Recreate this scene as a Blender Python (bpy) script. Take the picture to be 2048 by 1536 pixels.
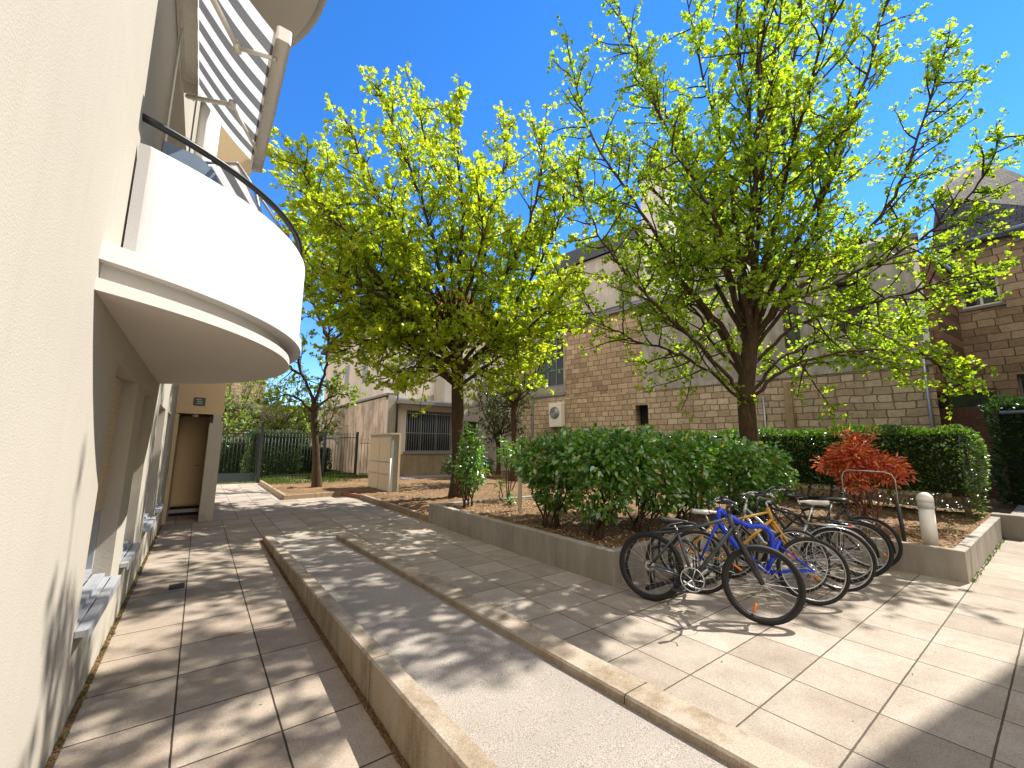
import bpy, math, random
import numpy as np
from mathutils import Vector, Matrix
R = math.radians
scene = bpy.context.scene
col = scene.collection
for o in list(bpy.data.objects): bpy.data.objects.remove(o)

# ------------------------------------------------------------ camera
FV = Vector((0.59241, 0.79151, 0.14949)).normalized()
YAW, PIT, ROL, FPX, EYE = R(36.8123), R(8.5975), R(0.5343), 823.49, 1.6
FV = Vector((math.sin(YAW)*math.cos(PIT), math.cos(YAW)*math.cos(PIT), math.sin(PIT)))
r0 = Vector((math.cos(YAW), -math.sin(YAW), 0)); u0 = r0.cross(FV)
RV = r0*math.cos(ROL) + u0*math.sin(ROL); UV = -r0*math.sin(ROL) + u0*math.cos(ROL)
cam = bpy.data.cameras.new('camera'); camo = bpy.data.objects.new('camera', cam); col.objects.link(camo)
camo.matrix_world = Matrix(((RV.x, UV.x, -FV.x, 0), (RV.y, UV.y, -FV.y, 0), (RV.z, UV.z, -FV.z, EYE), (0, 0, 0, 1)))
cam.sensor_width = 36; cam.lens = FPX/2048*36; cam.clip_end = 2000; cam.clip_start = 0.05
scene.camera = camo
CP = Vector((0, 0, EYE))
def ray(x, y): return FV*FPX + RV*(x-1024) + UV*(768-y)
def at(x, y, depth): return CP + ray(x, y)*(depth/FPX)          # a point at a distance along the view axis
def onx(x, y, X): d = ray(x, y); return CP + d*(X/d.x)

# ------------------------------------------------------------ light
SUN = Vector((0.77, -0.15, 1.0)).normalized()                   # towards the sun
world = bpy.data.worlds.new('World'); scene.world = world; world.use_nodes = True
wt = world.node_tree; wt.nodes.clear()
sky = wt.nodes.new('ShaderNodeTexSky'); sky.sky_type = 'NISHITA'; sky.sun_disc = False
sky.sun_elevation = math.asin(SUN.z); sky.sun_rotation = math.atan2(SUN.x, SUN.y)
sky.air_density = 0.85; sky.dust_density = 0.0; sky.ozone_density = 4.5
bg = wt.nodes.new('ShaderNodeBackground'); bg.inputs[1].default_value = 0.15
wo = wt.nodes.new('ShaderNodeOutputWorld')
hsv = wt.nodes.new('ShaderNodeHueSaturation'); hsv.inputs['Saturation'].default_value = 1.26; hsv.inputs['Hue'].default_value = 0.506; wt.links.new(sky.outputs[0], hsv.inputs['Color']); 
# broken bright cloud added unseen behind the viewer to warm the shade, blue ahead
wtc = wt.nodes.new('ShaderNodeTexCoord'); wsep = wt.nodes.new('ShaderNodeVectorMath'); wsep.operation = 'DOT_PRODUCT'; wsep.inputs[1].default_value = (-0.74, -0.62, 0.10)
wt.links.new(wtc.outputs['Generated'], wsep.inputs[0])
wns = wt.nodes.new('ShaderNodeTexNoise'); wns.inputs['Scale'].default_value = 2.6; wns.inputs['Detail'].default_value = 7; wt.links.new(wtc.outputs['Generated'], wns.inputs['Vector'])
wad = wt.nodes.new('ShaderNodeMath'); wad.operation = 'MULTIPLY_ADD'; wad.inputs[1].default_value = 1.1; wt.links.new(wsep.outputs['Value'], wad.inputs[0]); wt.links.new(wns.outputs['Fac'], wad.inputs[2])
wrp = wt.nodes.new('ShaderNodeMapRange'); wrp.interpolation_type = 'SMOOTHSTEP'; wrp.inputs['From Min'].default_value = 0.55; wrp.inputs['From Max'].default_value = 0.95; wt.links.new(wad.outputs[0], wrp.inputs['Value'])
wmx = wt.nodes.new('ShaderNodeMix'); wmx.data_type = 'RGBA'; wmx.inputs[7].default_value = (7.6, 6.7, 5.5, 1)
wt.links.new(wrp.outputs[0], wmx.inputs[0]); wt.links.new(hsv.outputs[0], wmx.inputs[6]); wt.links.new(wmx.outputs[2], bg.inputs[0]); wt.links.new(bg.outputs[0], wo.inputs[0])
sl = bpy.data.lights.new('sun', 'SUN'); sl.energy = 4.5; sl.angle = R(0.5); sl.color = (1.0, 0.96, 0.90)
so = bpy.data.objects.new('sun', sl); col.objects.link(so); so.location = (20, -5, 30)
so.rotation_euler = SUN.to_track_quat('Z', 'Y').to_euler()
scene.view_settings.view_transform = 'Standard'; scene.view_settings.look = 'None'
scene.view_settings.exposure = 1.12; scene.view_settings.gamma = 1.0
scene.render.engine = 'CYCLES'
scene.cycles.max_bounces = 8; scene.cycles.transparent_max_bounces = 8
rng = random.Random(7); nr = np.random.default_rng(11)

# ------------------------------------------------------------ materials
class NT:
    def __init__(s, name):
        s.m = bpy.data.materials.new(name); s.m.use_nodes = True; s.t = s.m.node_tree
        s.b = s.t.nodes['Principled BSDF']; s.o = s.t.nodes['Material Output']
    def n(s, typ, **kw):
        nd = s.t.nodes.new('ShaderNode'+typ)
        for k, v in kw.items(): setattr(nd, k, v)
        return nd
    def l(s, a, b): s.t.links.new(a, b)
    def coord(s, scale=(1, 1, 1), rot=(0, 0, 0), loc=(0, 0, 0), kind='Object'):
        tc = s.n('TexCoord'); mp = s.n('Mapping')
        mp.inputs['Scale'].default_value = scale; mp.inputs['Rotation'].default_value = rot; mp.inputs['Location'].default_value = loc
        s.l(tc.outputs[kind], mp.inputs[0]); return mp.outputs[0]
    def noise(s, vec, scale, detail=4, rough=0.55, dist=0.0):
        nd = s.n('TexNoise'); nd.inputs['Scale'].default_value = scale; nd.inputs['Detail'].default_value = detail
        nd.inputs['Roughness'].default_value = rough; nd.inputs['Distortion'].default_value = dist
        s.l(vec, nd.inputs['Vector']); return nd.outputs['Fac']
    def ramp(s, fac, stops):
        nd = s.n('ValToRGB'); e = nd.color_ramp.elements
        while len(e) < len(stops): e.new(0.5)
        for i, (p, c) in enumerate(stops): e[i].position = p; e[i].color = (*c, 1)
        s.l(fac, nd.inputs[0]); return nd.outputs[0]
    def mix(s, a, b, fac, mode='MIX'):
        nd = s.n('Mix', data_type='RGBA', blend_type=mode)
        for sock, v in ((nd.inputs[6], a), (nd.inputs[7], b), (nd.inputs[0], fac)):
            if isinstance(v, (int, float)): sock.default_value = v
            elif isinstance(v, tuple): sock.default_value = (*v, 1)
            else: s.l(v, sock)
        return nd.outputs[2]
    def math(s, op, a, b=0.0):
        nd = s.n('Math', operation=op)
        for i, v in enumerate((a, b)):
            if isinstance(v, (int, float)): nd.inputs[i].default_value = v
            else: s.l(v, nd.inputs[i])
        return nd.outputs[0]
    def bump(s, h, strength=0.3, dist=0.01):
        nd = s.n('Bump'); nd.inputs['Strength'].default_value = strength; nd.inputs['Distance'].default_value = dist
        s.l(h, nd.inputs['Height']); s.l(nd.outputs[0], s.b.inputs['Normal']); return nd
    def set(s, color=None, rough=None, metal=None, spec=None):
        if color is not None:
            if isinstance(color, tuple): s.b.inputs['Base Color'].default_value = (*color, 1)
            else: s.l(color, s.b.inputs['Base Color'])
        if rough is not None: s.b.inputs['Roughness'].default_value = rough
        if metal is not None: s.b.inputs['Metallic'].default_value = metal
        if spec is not None: s.b.inputs['Specular IOR Level'].default_value = spec
        return s.m
M = {}
def dull(c, k): return tuple(max(0, v*k) for v in c)
def stucco(name, c, grain=260, bump=0.35, stain=0.10, dist=0.004):
    t = NT(name); v = t.coord()
    big = t.noise(v, 0.9, 5, 0.6); fine = t.noise(v, grain, 3, 0.6)
    a = t.ramp(big, [(0.3, dull(c, 1-stain)), (0.7, c)])
    colr = t.mix(a, t.ramp(fine, [(0.3, dull(c, 0.82)), (0.7, dull(c, 1.08))]), 0.45)
    t.bump(fine, bump, dist); M[name] = t.set(colr, 0.92, spec=0.2); return M[name]
def plain(name, c, rough=0.5, metal=0.0, var=0.15, scale=30, spec=0.5, bump=0.0):
    t = NT(name); v = t.coord(); f = t.noise(v, scale, 4)
    colr = t.ramp(f, [(0.3, dull(c, 1-var)), (0.7, dull(c, 1+var*0.5))])
    if bump: t.bump(f, bump, 0.004)
    M[name] = t.set(colr, rough, metal, spec); return M[name]
def streaked(name, c, dark, amount=0.5, scale=1.6, grain=90, rough=0.9, drip=0.12):
    t = NT(name); v = t.coord(); vs = t.coord(scale=(1, 1, drip))
    a = t.noise(vs, 5*scale, 5, 0.65); b = t.noise(v, scale, 5, 0.6); f = t.noise(v, grain, 3, 0.6)
    fac = t.ramp(t.math('MULTIPLY', a, b), [(0.18, (1, 1, 1)), (0.34, (0, 0, 0))])
    c1 = t.mix(c, dark, t.math('MULTIPLY', fac, amount))
    c2 = t.mix(c1, t.ramp(f, [(0.3, dull(c, 0.6)), (0.7, dull(c, 1.15))]), 0.3)
    t.bump(f, 0.25, 0.004); M[name] = t.set(c2, rough, spec=0.25); return M[name]
def facade_render(name, c):
    t = NT(name); v = t.coord(); fine = t.noise(v, 120, 3, 0.6); big = t.noise(v, 0.8, 6, 0.65); streak = t.noise(t.coord(scale=(1, 1, 0.06)), 7, 5, 0.6); blot = t.noise(v, 5, 5, 0.7)
    a = t.ramp(big, [(0.32, dull(c, 0.91)), (0.66, dull(c, 1.03))])
    a = t.mix(a, t.ramp(fine, [(0.3, dull(c, 0.80)), (0.7, dull(c, 1.08))]), 0.42)
    a = t.mix(a, t.ramp(streak, [(0.30, (0.80, 0.77, 0.72)), (0.50, (1, 1, 1))]), 0.18, 'MULTIPLY')
    sp = t.n('SeparateXYZ'); t.l(v, sp.inputs[0]); low = t.n('MapRange'); low.inputs['From Min'].default_value = 0.0; low.inputs['From Max'].default_value = 0.45; low.inputs['To Min'].default_value = 0.9; low.inputs['To Max'].default_value = 0.0; t.l(sp.outputs[2], low.inputs['Value'])
    a = t.mix(a, (0.30, 0.25, 0.18), t.math('MULTIPLY', low.outputs[0], t.ramp(blot, [(0.42, (0, 0, 0)), (0.62, (1, 1, 1))])))
    t.bump(fine, 0.45, 0.005); M[name] = t.set(a, 0.92, spec=0.2)
facade_render('cream_render', (0.425, 0.385, 0.32))
stucco('tan_render', (0.55, 0.41, 0.245), 160, 0.3, 0.08)
stucco('white_render', (0.57, 0.555, 0.53), 170, 0.3, 0.07)
stucco('soffit_paint', (0.58, 0.53, 0.47), 200, 0.1, 0.13)
streaked('stained_render', (0.66, 0.52, 0.42), (0.12, 0.095, 0.075), 0.85, 1.0)
streaked('grey_render', (0.42, 0.395, 0.34), (0.13, 0.12, 0.10), 0.8, 0.9)
streaked('pale_render', (0.64, 0.57, 0.51), (0.25, 0.23, 0.21), 0.4, 0.5)
streaked('nave_render', (0.45, 0.42, 0.375), (0.15, 0.14, 0.12), 0.5, 0.4)
streaked('low_wall_render', (0.36, 0.27, 0.16), (0.12, 0.09, 0.05), 0.6, 1.2)
streaked('planter_concrete', (0.37, 0.335, 0.285), (0.15, 0.13, 0.10), 0.55, 1.6, 140)
streaked('edging_concrete', (0.40, 0.30, 0.19), (0.14, 0.09, 0.05), 0.6, 2.2, 140)
plain('edging_brick', (0.28, 0.12, 0.06), 0.9, 0, 0.35, 20)
plain('black_metal', (0.018, 0.02, 0.022), 0.4, 0.0, 0.2, 40)
plain('dark_green_metal', (0.012, 0.024, 0.026), 0.45, 0.0, 0.2, 20)
plain('rusty_metal', (0.11, 0.07, 0.045), 0.7, 0.2, 0.4, 30)
plain('grey_metal', (0.33, 0.34, 0.36), 0.4, 0.5, 0.1, 20)
plain('sill_metal', (0.36, 0.37, 0.39), 0.45, 0.2, 0.08, 20)
plain('chrome', (0.62, 0.62, 0.60), 0.22, 1.0, 0.08, 50)
plain('alu', (0.52, 0.52, 0.50), 0.35, 0.9, 0.1, 50)
plain('rubber', (0.010, 0.010, 0.010), 0.8, 0.0, 0.3, 60, bump=0.2)
plain('white_paint', (0.74, 0.72, 0.67), 0.45, 0.0, 0.05, 12)
plain('awning_metal', (0.78, 0.73, 0.64), 0.4, 0.1, 0.07, 20)
plain('shutter_beige', (0.50, 0.40, 0.27), 0.6, 0.0, 0.06, 15)
plain('dark_void', (0.012, 0.012, 0.012), 0.9, 0.0, 0.2, 6)
plain('brown_wood', (0.085, 0.035, 0.02), 0.7, 0.0, 0.4, 12)
plain('slab_stone', (0.22, 0.21, 0.20), 0.9, 0.0, 0.2, 14)
plain('red_maple_stem', (0.16, 0.06, 0.03), 0.8, 0.0, 0.3, 40)
plain('orange_plastic', (0.9, 0.22, 0.01), 0.35, 0, 0.05, 30)
plain('red_plastic', (0.6, 0.03, 0.03), 0.35, 0, 0.05, 30)
plain('black_plastic', (0.02, 0.02, 0.02), 0.45, 0, 0.1, 30)
plain('blue_paint', (0.012, 0.05, 0.62), 0.25, 0.0, 0.08, 20)
plain('yellow_paint', (0.62, 0.33, 0.04), 0.35, 0.0, 0.1, 20)
plain('grey_bike_paint', (0.07, 0.085, 0.095), 0.3, 0.3, 0.15, 20)
plain('silver_paint', (0.45, 0.46, 0.47), 0.25, 0.6, 0.08, 20)
plain('black_paint', (0.015, 0.015, 0.017), 0.2, 0.0, 0.1, 20)
plain('white_saddle', (0.72, 0.69, 0.62), 0.5, 0.0, 0.06, 20)
plain('blue_grey_plastic', (0.10, 0.15, 0.22), 0.5, 0.0, 0.12, 8)
plain('cabinet_tan', (0.60, 0.47, 0.30), 0.6, 0.0, 0.07, 6)
plain('cabinet_grey', (0.33, 0.33, 0.28), 0.6, 0.0, 0.08, 6)
plain('lamp_diffuser', (0.50, 0.49, 0.47), 0.3, 0.0, 0.06, 20)
plain('bark_light', (0.20, 0.15, 0.10), 0.9, 0.0, 0.3, 30)

def glass(name, c=(0.02, 0.028, 0.03)):
    t = NT(name); M[name] = t.set(c, 0.06, 0, 0.7); return M[name]
glass('dark_glass'); glass('sky_glass', (0.04, 0.055, 0.065))

def bark():
    t = NT('bark'); v = t.coord(scale=(1, 1, 0.25)); a = t.noise(v, 22, 6, 0.7); b = t.noise(t.coord(), 3, 3)
    c = t.ramp(a, [(0.3, (0.022, 0.014, 0.009)), (0.55, (0.075, 0.043, 0.024)), (0.8, (0.15, 0.09, 0.05))])
    c = t.mix(c, (0.09, 0.085, 0.05), t.math('MULTIPLY', b, 0.35)); t.bump(a, 0.8, 0.03); M['bark'] = t.set(c, 0.9, spec=0.2)
bark()

def leaf(name, stops, trans, tfac=0.5, gloss=0.08, rough=0.35):
    t = NT(name); t.t.nodes.remove(t.b)
    g = t.n('NewGeometry'); rp = t.n('ValToRGB'); e = rp.color_ramp.elements
    while len(e) < len(stops): e.new(0.5)
    for i, (p, c) in enumerate(stops): e[i].position = p; e[i].color = (*c, 1)
    t.l(g.outputs['Random Per Island'], rp.inputs[0])
    d = t.n('BsdfDiffuse'); tr = t.n('BsdfTranslucent'); gl = t.n('BsdfGlossy'); gl.inputs['Roughness'].default_value = rough
    t.l(rp.outputs[0], d.inputs[0])
    tc = t.mix(rp.outputs[0], (0, 0, 0), 0.0); mul = t.n('Mix', data_type='RGBA', blend_type='MULTIPLY'); mul.inputs[0].default_value = 1.0
    t.l(rp.outputs[0], mul.inputs[6]); mul.inputs[7].default_value = (*trans, 1); t.l(mul.outputs[2], tr.inputs[0])
    m1 = t.n('MixShader'); m1.inputs[0].default_value = tfac; t.l(d.outputs[0], m1.inputs[1]); t.l(tr.outputs[0], m1.inputs[2])
    m2 = t.n('MixShader'); m2.inputs[0].default_value = gloss; t.l(m1.outputs[0], m2.inputs[1]); t.l(gl.outputs[0], m2.inputs[2])
    gl.inputs[0].default_value = (0.9, 0.95, 1.0, 1)
    t.l(m2.outputs[0], t.o.inputs[0]); M[name] = t.m
leaf('leaf_big', [(0, (0.11, 0.20, 0.012)), (0.6, (0.19, 0.30, 0.016)), (0.93, (0.28, 0.38, 0.02)), (1, (0.34, 0.30, 0.03))], (2.7, 2.4, 1.2), 0.6, 0.03)
leaf('leaf_mid', [(0, (0.16, 0.24, 0.014)), (0.6, (0.26, 0.35, 0.018)), (0.92, (0.34, 0.40, 0.022)), (1, (0.40, 0.31, 0.03))], (2.5, 2.3, 1.2), 0.6, 0.03)
leaf('leaf_dark', [(0, (0.03, 0.06, 0.008)), (1, (0.08, 0.13, 0.014))], (1.8, 1.8, 1.0), 0.45, 0.04)
leaf('leaf_pale', [(0, (0.10, 0.17, 0.02)), (1, (0.24, 0.32, 0.04))], (2.0, 1.9, 1.2), 0.5, 0.04)
leaf('leaf_bush', [(0, (0.04, 0.125, 0.018)), (0.55, (0.11, 0.26, 0.03)), (0.93, (0.22, 0.38, 0.04)), (1, (0.35, 0.13, 0.03))], (1.8, 1.9, 0.8), 0.35, 0.12, 0.28)
leaf('leaf_hedge', [(0, (0.03, 0.075, 0.01)), (0.7, (0.08, 0.15, 0.014)), (1, (0.16, 0.24, 0.02))], (2.2, 2.2, 0.8), 0.4, 0.12, 0.3)
leaf('leaf_red', [(0, (0.28, 0.04, 0.02)), (0.6, (0.58, 0.13, 0.04)), (1, (0.66, 0.30, 0.08))], (1.6, 1.3, 1.0), 0.5, 0.07, 0.35)
leaf('grass_blade', [(0, (0.04, 0.09, 0.01)), (1, (0.12, 0.18, 0.02))], (1.6, 1.6, 1.0), 0.3, 0.04)
leaf('ivy_leaf', [(0, (0.025, 0.06, 0.010)), (1, (0.07, 0.14, 0.02))], (1.6, 1.6, 1.0), 0.3, 0.05)

def paving(name, w, h, ox, oy, c1, c2, joint=(0.10, 0.085, 0.065), mortar=0.012):
    t = NT(name); v = t.coord(loc=(ox, oy, 0)); br = t.n('TexBrick'); br.offset = 0.0; br.squash = 1.0
    wob = t.noise(t.coord(), 9, 2); sm = t.n('VectorMath', operation='ADD')
    cm = t.n('CombineXYZ'); t.l(t.math('MULTIPLY', t.math('SUBTRACT', wob, 0.5), 0.006), cm.inputs[0]); t.l(t.math('MULTIPLY', t.math('SUBTRACT', wob, 0.5), 0.006), cm.inputs[1])
    t.l(v, sm.inputs[0]); t.l(cm.outputs[0], sm.inputs[1])
    br.inputs['Scale'].default_value = 1; br.inputs['Mortar Size'].default_value = mortar*0.5; br.inputs['Mortar Smooth'].default_value = 0.3
    br.inputs['Brick Width'].default_value = w; br.inputs['Row Height'].default_value = h; br.inputs['Bias'].default_value = 0
    br.inputs['Color1'].default_value = (*c1, 1); br.inputs['Color2'].default_value = (*c2, 1); br.inputs['Mortar'].default_value = (*joint, 1)
    t.l(sm.outputs[0], br.inputs['Vector'])
    vo = t.coord(); fine = t.noise(vo, 260, 3, 0.7); med = t.noise(vo, 2.8, 8, 0.72); spots = t.noise(vo, 42, 3, 0.75)
    c = t.mix(br.outputs['Color'], t.ramp(med, [(0.30, (0.55, 0.48, 0.40)), (0.62, (1.05, 1.03, 1.0))]), 0.55, 'MULTIPLY')
    c = t.mix(c, t.ramp(fine, [(0.32, (0.50, 0.47, 0.44)), (0.58, (1.12, 1.10, 1.08))]), 0.8, 'MULTIPLY')
    c = t.mix(c, t.ramp(spots, [(0.30, (0.45, 0.40, 0.36)), (0.38, (1, 1, 1))]), 0.75, 'MULTIPLY')
    mid = t.noise(vo, 75, 4, 0.7); c = t.mix(c, t.ramp(mid, [(0.34, (0.72, 0.70, 0.67)), (0.60, (1.06, 1.06, 1.05))]), 0.7, 'MULTIPLY')
    hgt = t.math('SUBTRACT', t.math('MULTIPLY', fine, 0.12), br.outputs['Fac'])
    t.bump(hgt, 0.6, 0.006); M[name] = t.set(c, 0.9, spec=0.25)
paving('walk_paving', 0.495, 0.53, 0.46, -0.19, (0.30, 0.25, 0.20), (0.42, 0.365, 0.30), joint=(0.05, 0.04, 0.028), mortar=0.012)
paving('plaza_paving', 0.535, 0.46, -0.285, -0.42, (0.33, 0.29, 0.24), (0.43, 0.385, 0.33))
paving('upper_paving', 0.6, 0.6, 0, 0, (0.36, 0.34, 0.31), (0.40, 0.37, 0.34))
def speckle():
    t = NT('speckled_concrete'); v = t.coord(); f = t.noise(v, 190, 2, 0.8); f2 = t.noise(v, 420, 2, 0.6); b = t.noise(v, 1.3, 5)
    c = t.ramp(f, [(0.36, (0.13, 0.11, 0.09)), (0.47, (0.31, 0.275, 0.235)), (0.66, (0.44, 0.40, 0.35))])
    c = t.mix(c, t.ramp(b, [(0.3, (0.78, 0.76, 0.74)), (0.7, (1.05, 1.03, 1.0))]), 0.7, 'MULTIPLY')
    t.bump(f2, 0.5, 0.004); M['speckled_concrete'] = t.set(c, 0.9, spec=0.2)
speckle()
def kerbmat():
    t = NT('kerb_concrete'); v = t.coord(); vs = t.coord(scale=(1, 1, 0.3)); f = t.noise(v, 120, 4, 0.75); a = t.noise(vs, 4, 6, 0.7); p = t.noise(v, 34, 3, 0.8)
    c = t.ramp(f, [(0.32, (0.24, 0.195, 0.145)), (0.62, (0.40, 0.345, 0.27))])
    c = t.mix(c, t.ramp(a, [(0.34, (0.50, 0.40, 0.26)), (0.56, (1.05, 1.02, 1.0))]), 0.75, 'MULTIPLY')
    c = t.mix(c, t.ramp(p, [(0.26, (0.35, 0.28, 0.2)), (0.34, (1, 1, 1))]), 0.8, 'MULTIPLY')
    t.bump(f, 0.5, 0.005); M['kerb_concrete'] = t.set(c, 0.9, spec=0.2)
kerbmat()
def soilmat(name, a, b, c3, sc=28):
    t = NT(name); v = t.coord(); n1 = t.noise(v, sc, 6, 0.75); n2 = t.noise(v, 1.1, 4, 0.6); n3 = t.noise(v, 120, 3, 0.7)
    c = t.ramp(n1, [(0.30, a), (0.52, b), (0.74, c3)]); c = t.mix(c, t.ramp(n2, [(0.35, (0.6, 0.55, 0.45)), (0.65, (1.1, 1.08, 1.0))]), 0.7, 'MULTIPLY')
    c = t.mix(c, t.ramp(n3, [(0.3, (0.6, 0.6, 0.6)), (0.7, (1.2, 1.2, 1.2))]), 0.6, 'MULTIPLY')
    t.bump(n1, 0.9, 0.03); M[name] = t.set(c, 0.95, spec=0.15)
soilmat('soil', (0.10, 0.06, 0.033), (0.24, 0.15, 0.08), (0.42, 0.29, 0.17))
soilmat('lawn', (0.05, 0.06, 0.02), (0.10, 0.12, 0.03), (0.22, 0.17, 0.08), 8)
soilmat('far_ground', (0.14, 0.12, 0.09), (0.22, 0.19, 0.14), (0.30, 0.26, 0.2), 2)
t = NT('wood_chip'); g = t.n('NewGeometry'); rp = t.ramp(g.outputs['Random Per Island'], [(0, (0.14, 0.08, 0.045)), (0.6, (0.36, 0.24, 0.14)), (1, (0.60, 0.46, 0.30))]); M['wood_chip'] = t.set(rp, 0.9, spec=0.2)

def stone(name, w, h, cols, mort, jitter=0.14, ms=0.02, warp=2.2):
    t = NT(name); tc = t.n('TexCoord'); sp = t.n('SeparateXYZ'); t.l(tc.outputs['Object'], sp.inputs[0])
    # u along the wall, z up; both pushed about so that courses and joints run unevenly
    base = t.n('CombineXYZ'); t.l(sp.outputs[0], base.inputs[0]); t.l(sp.outputs[2], base.inputs[1])
    n1 = t.noise(base.outputs[0], warp, 2); n2 = t.noise(t.coord(loc=(31, 7, 3)), warp*0.8, 2)
    u = t.math('ADD', sp.outputs[0], t.math('MULTIPLY', t.math('SUBTRACT', n1, 0.5), jitter*1.7))
    w_ = t.math('ADD', sp.outputs[2], t.math('MULTIPLY', t.math('SUBTRACT', n2, 0.5), jitter*1.1))
    cv = t.n('CombineXYZ'); t.l(u, cv.inputs[0]); t.l(w_, cv.inputs[1])
    br = t.n('TexBrick'); br.offset = 0.43; br.offset_frequency = 2; br.squash = 0.72; br.squash_frequency = 3
    br.inputs['Scale'].default_value = 1; br.inputs['Mortar Size'].default_value = ms; br.inputs['Mortar Smooth'].default_value = 0.35
    br.inputs['Brick Width'].default_value = w; br.inputs['Row Height'].default_value = h; br.inputs['Bias'].default_value = 0
    br.inputs['Color1'].default_value = (0, 0, 0, 1); br.inputs['Color2'].default_value = (1, 1, 1, 1); br.inputs['Mortar'].default_value = (0.5, 0.5, 0.5, 1)
    t.l(cv.outputs[0], br.inputs['Vector'])
    c = t.ramp(br.outputs['Color'], [(0.0, cols[0]), (0.5, cols[1]), (1.0, cols[2])])
    rough = t.noise(t.coord(), 7, 6, 0.7); big = t.noise(t.coord(), 0.35, 4, 0.6)
    c = t.mix(c, t.ramp(rough, [(0.28, (0.55, 0.52, 0.48)), (0.65, (1.12, 1.1, 1.08))]), 0.7, 'MULTIPLY')
    c = t.mix(c, t.ramp(big, [(0.35, (0.72, 0.68, 0.62)), (0.65, (1.08, 1.05, 1.0))]), 0.7, 'MULTIPLY')
    c = t.mix(c, mort, t.math('MULTIPLY', br.outputs['Fac'], 0.9))
    t.bump(t.math('SUBTRACT', t.math('MULTIPLY', rough, 0.5), br.outputs['Fac']), 0.9, 0.03)
    M[name] = t.set(c, 0.95, spec=0.15)
stone('pale_stone', 0.52, 0.27, ((0.40, 0.325, 0.23), (0.50, 0.415, 0.30), (0.60, 0.51, 0.385)), (0.17, 0.12, 0.08), jitter=0.12)
stone('brown_stone', 0.60, 0.29, ((0.30, 0.23, 0.16), (0.41, 0.32, 0.23), (0.52, 0.42, 0.31)), (0.10, 0.07, 0.045), ms=0.014, jitter=0.085)
stone('pink_stone', 0.5, 0.30, ((0.30, 0.19, 0.13), (0.38, 0.25, 0.17), (0.44, 0.31, 0.22)), (0.16, 0.10, 0.07), ms=0.014, jitter=0.06)
stone('grey_rubble', 0.5, 0.28, ((0.16, 0.15, 0.14), (0.22, 0.21, 0.20), (0.30, 0.29, 0.27)), (0.08, 0.08, 0.07))
def slate(name, c1, c2, w=0.28, h=0.2):
    t = NT(name); v = t.coord(kind='UV'); br = t.n('TexBrick'); br.offset = 0.5
    br.inputs['Scale'].default_value = 1; br.inputs['Mortar Size'].default_value = 0.012; br.inputs['Brick Width'].default_value = w; br.inputs['Row Height'].default_value = h
    br.inputs['Color1'].default_value = (*c1, 1); br.inputs['Color2'].default_value = (*c2, 1); br.inputs['Mortar'].default_value = (*dull(c1, 0.35), 1)
    t.l(v, br.inputs['Vector']); c = t.mix(br.outputs['Color'], t.ramp(t.noise(t.coord(), 1.5, 5), [(0.3, (0.7, 0.7, 0.7)), (0.7, (1.15, 1.15, 1.15))]), 0.8, 'MULTIPLY')
    t.bump(t.math('MULTIPLY', br.outputs['Fac'], -1), 0.8, 0.02); M[name] = t.set(c, 0.75, spec=0.15)
slate('shaded_slate', (0.045, 0.05, 0.06), (0.075, 0.08, 0.09)); slate('grey_slate', (0.10, 0.095, 0.09), (0.16, 0.15, 0.14)); slate('red_tile', (0.33, 0.10, 0.06), (0.45, 0.17, 0.10))
def stripes():
    t = NT('striped_canvas'); t.t.nodes.remove(t.b); tc = t.n('TexCoord'); sp = t.n('SeparateXYZ'); t.l(tc.outputs['UV'], sp.inputs[0])
    f = t.math('GREATER_THAN', t.math('FRACT', sp.outputs[0]), 0.5)
    c = t.mix((0.74, 0.75, 0.76), (0.14, 0.14, 0.145), f)
    d = t.n('BsdfDiffuse'); tr = t.n('BsdfTranslucent'); t.l(c, d.inputs[0]); t.l(c, tr.inputs[0])
    m = t.n('MixShader'); m.inputs[0].default_value = 0.38; t.l(d.outputs[0], m.inputs[1]); t.l(tr.outputs[0], m.inputs[2]); t.l(m.outputs[0], t.o.inputs[0]); M['striped_canvas'] = t.m
stripes()

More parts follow.
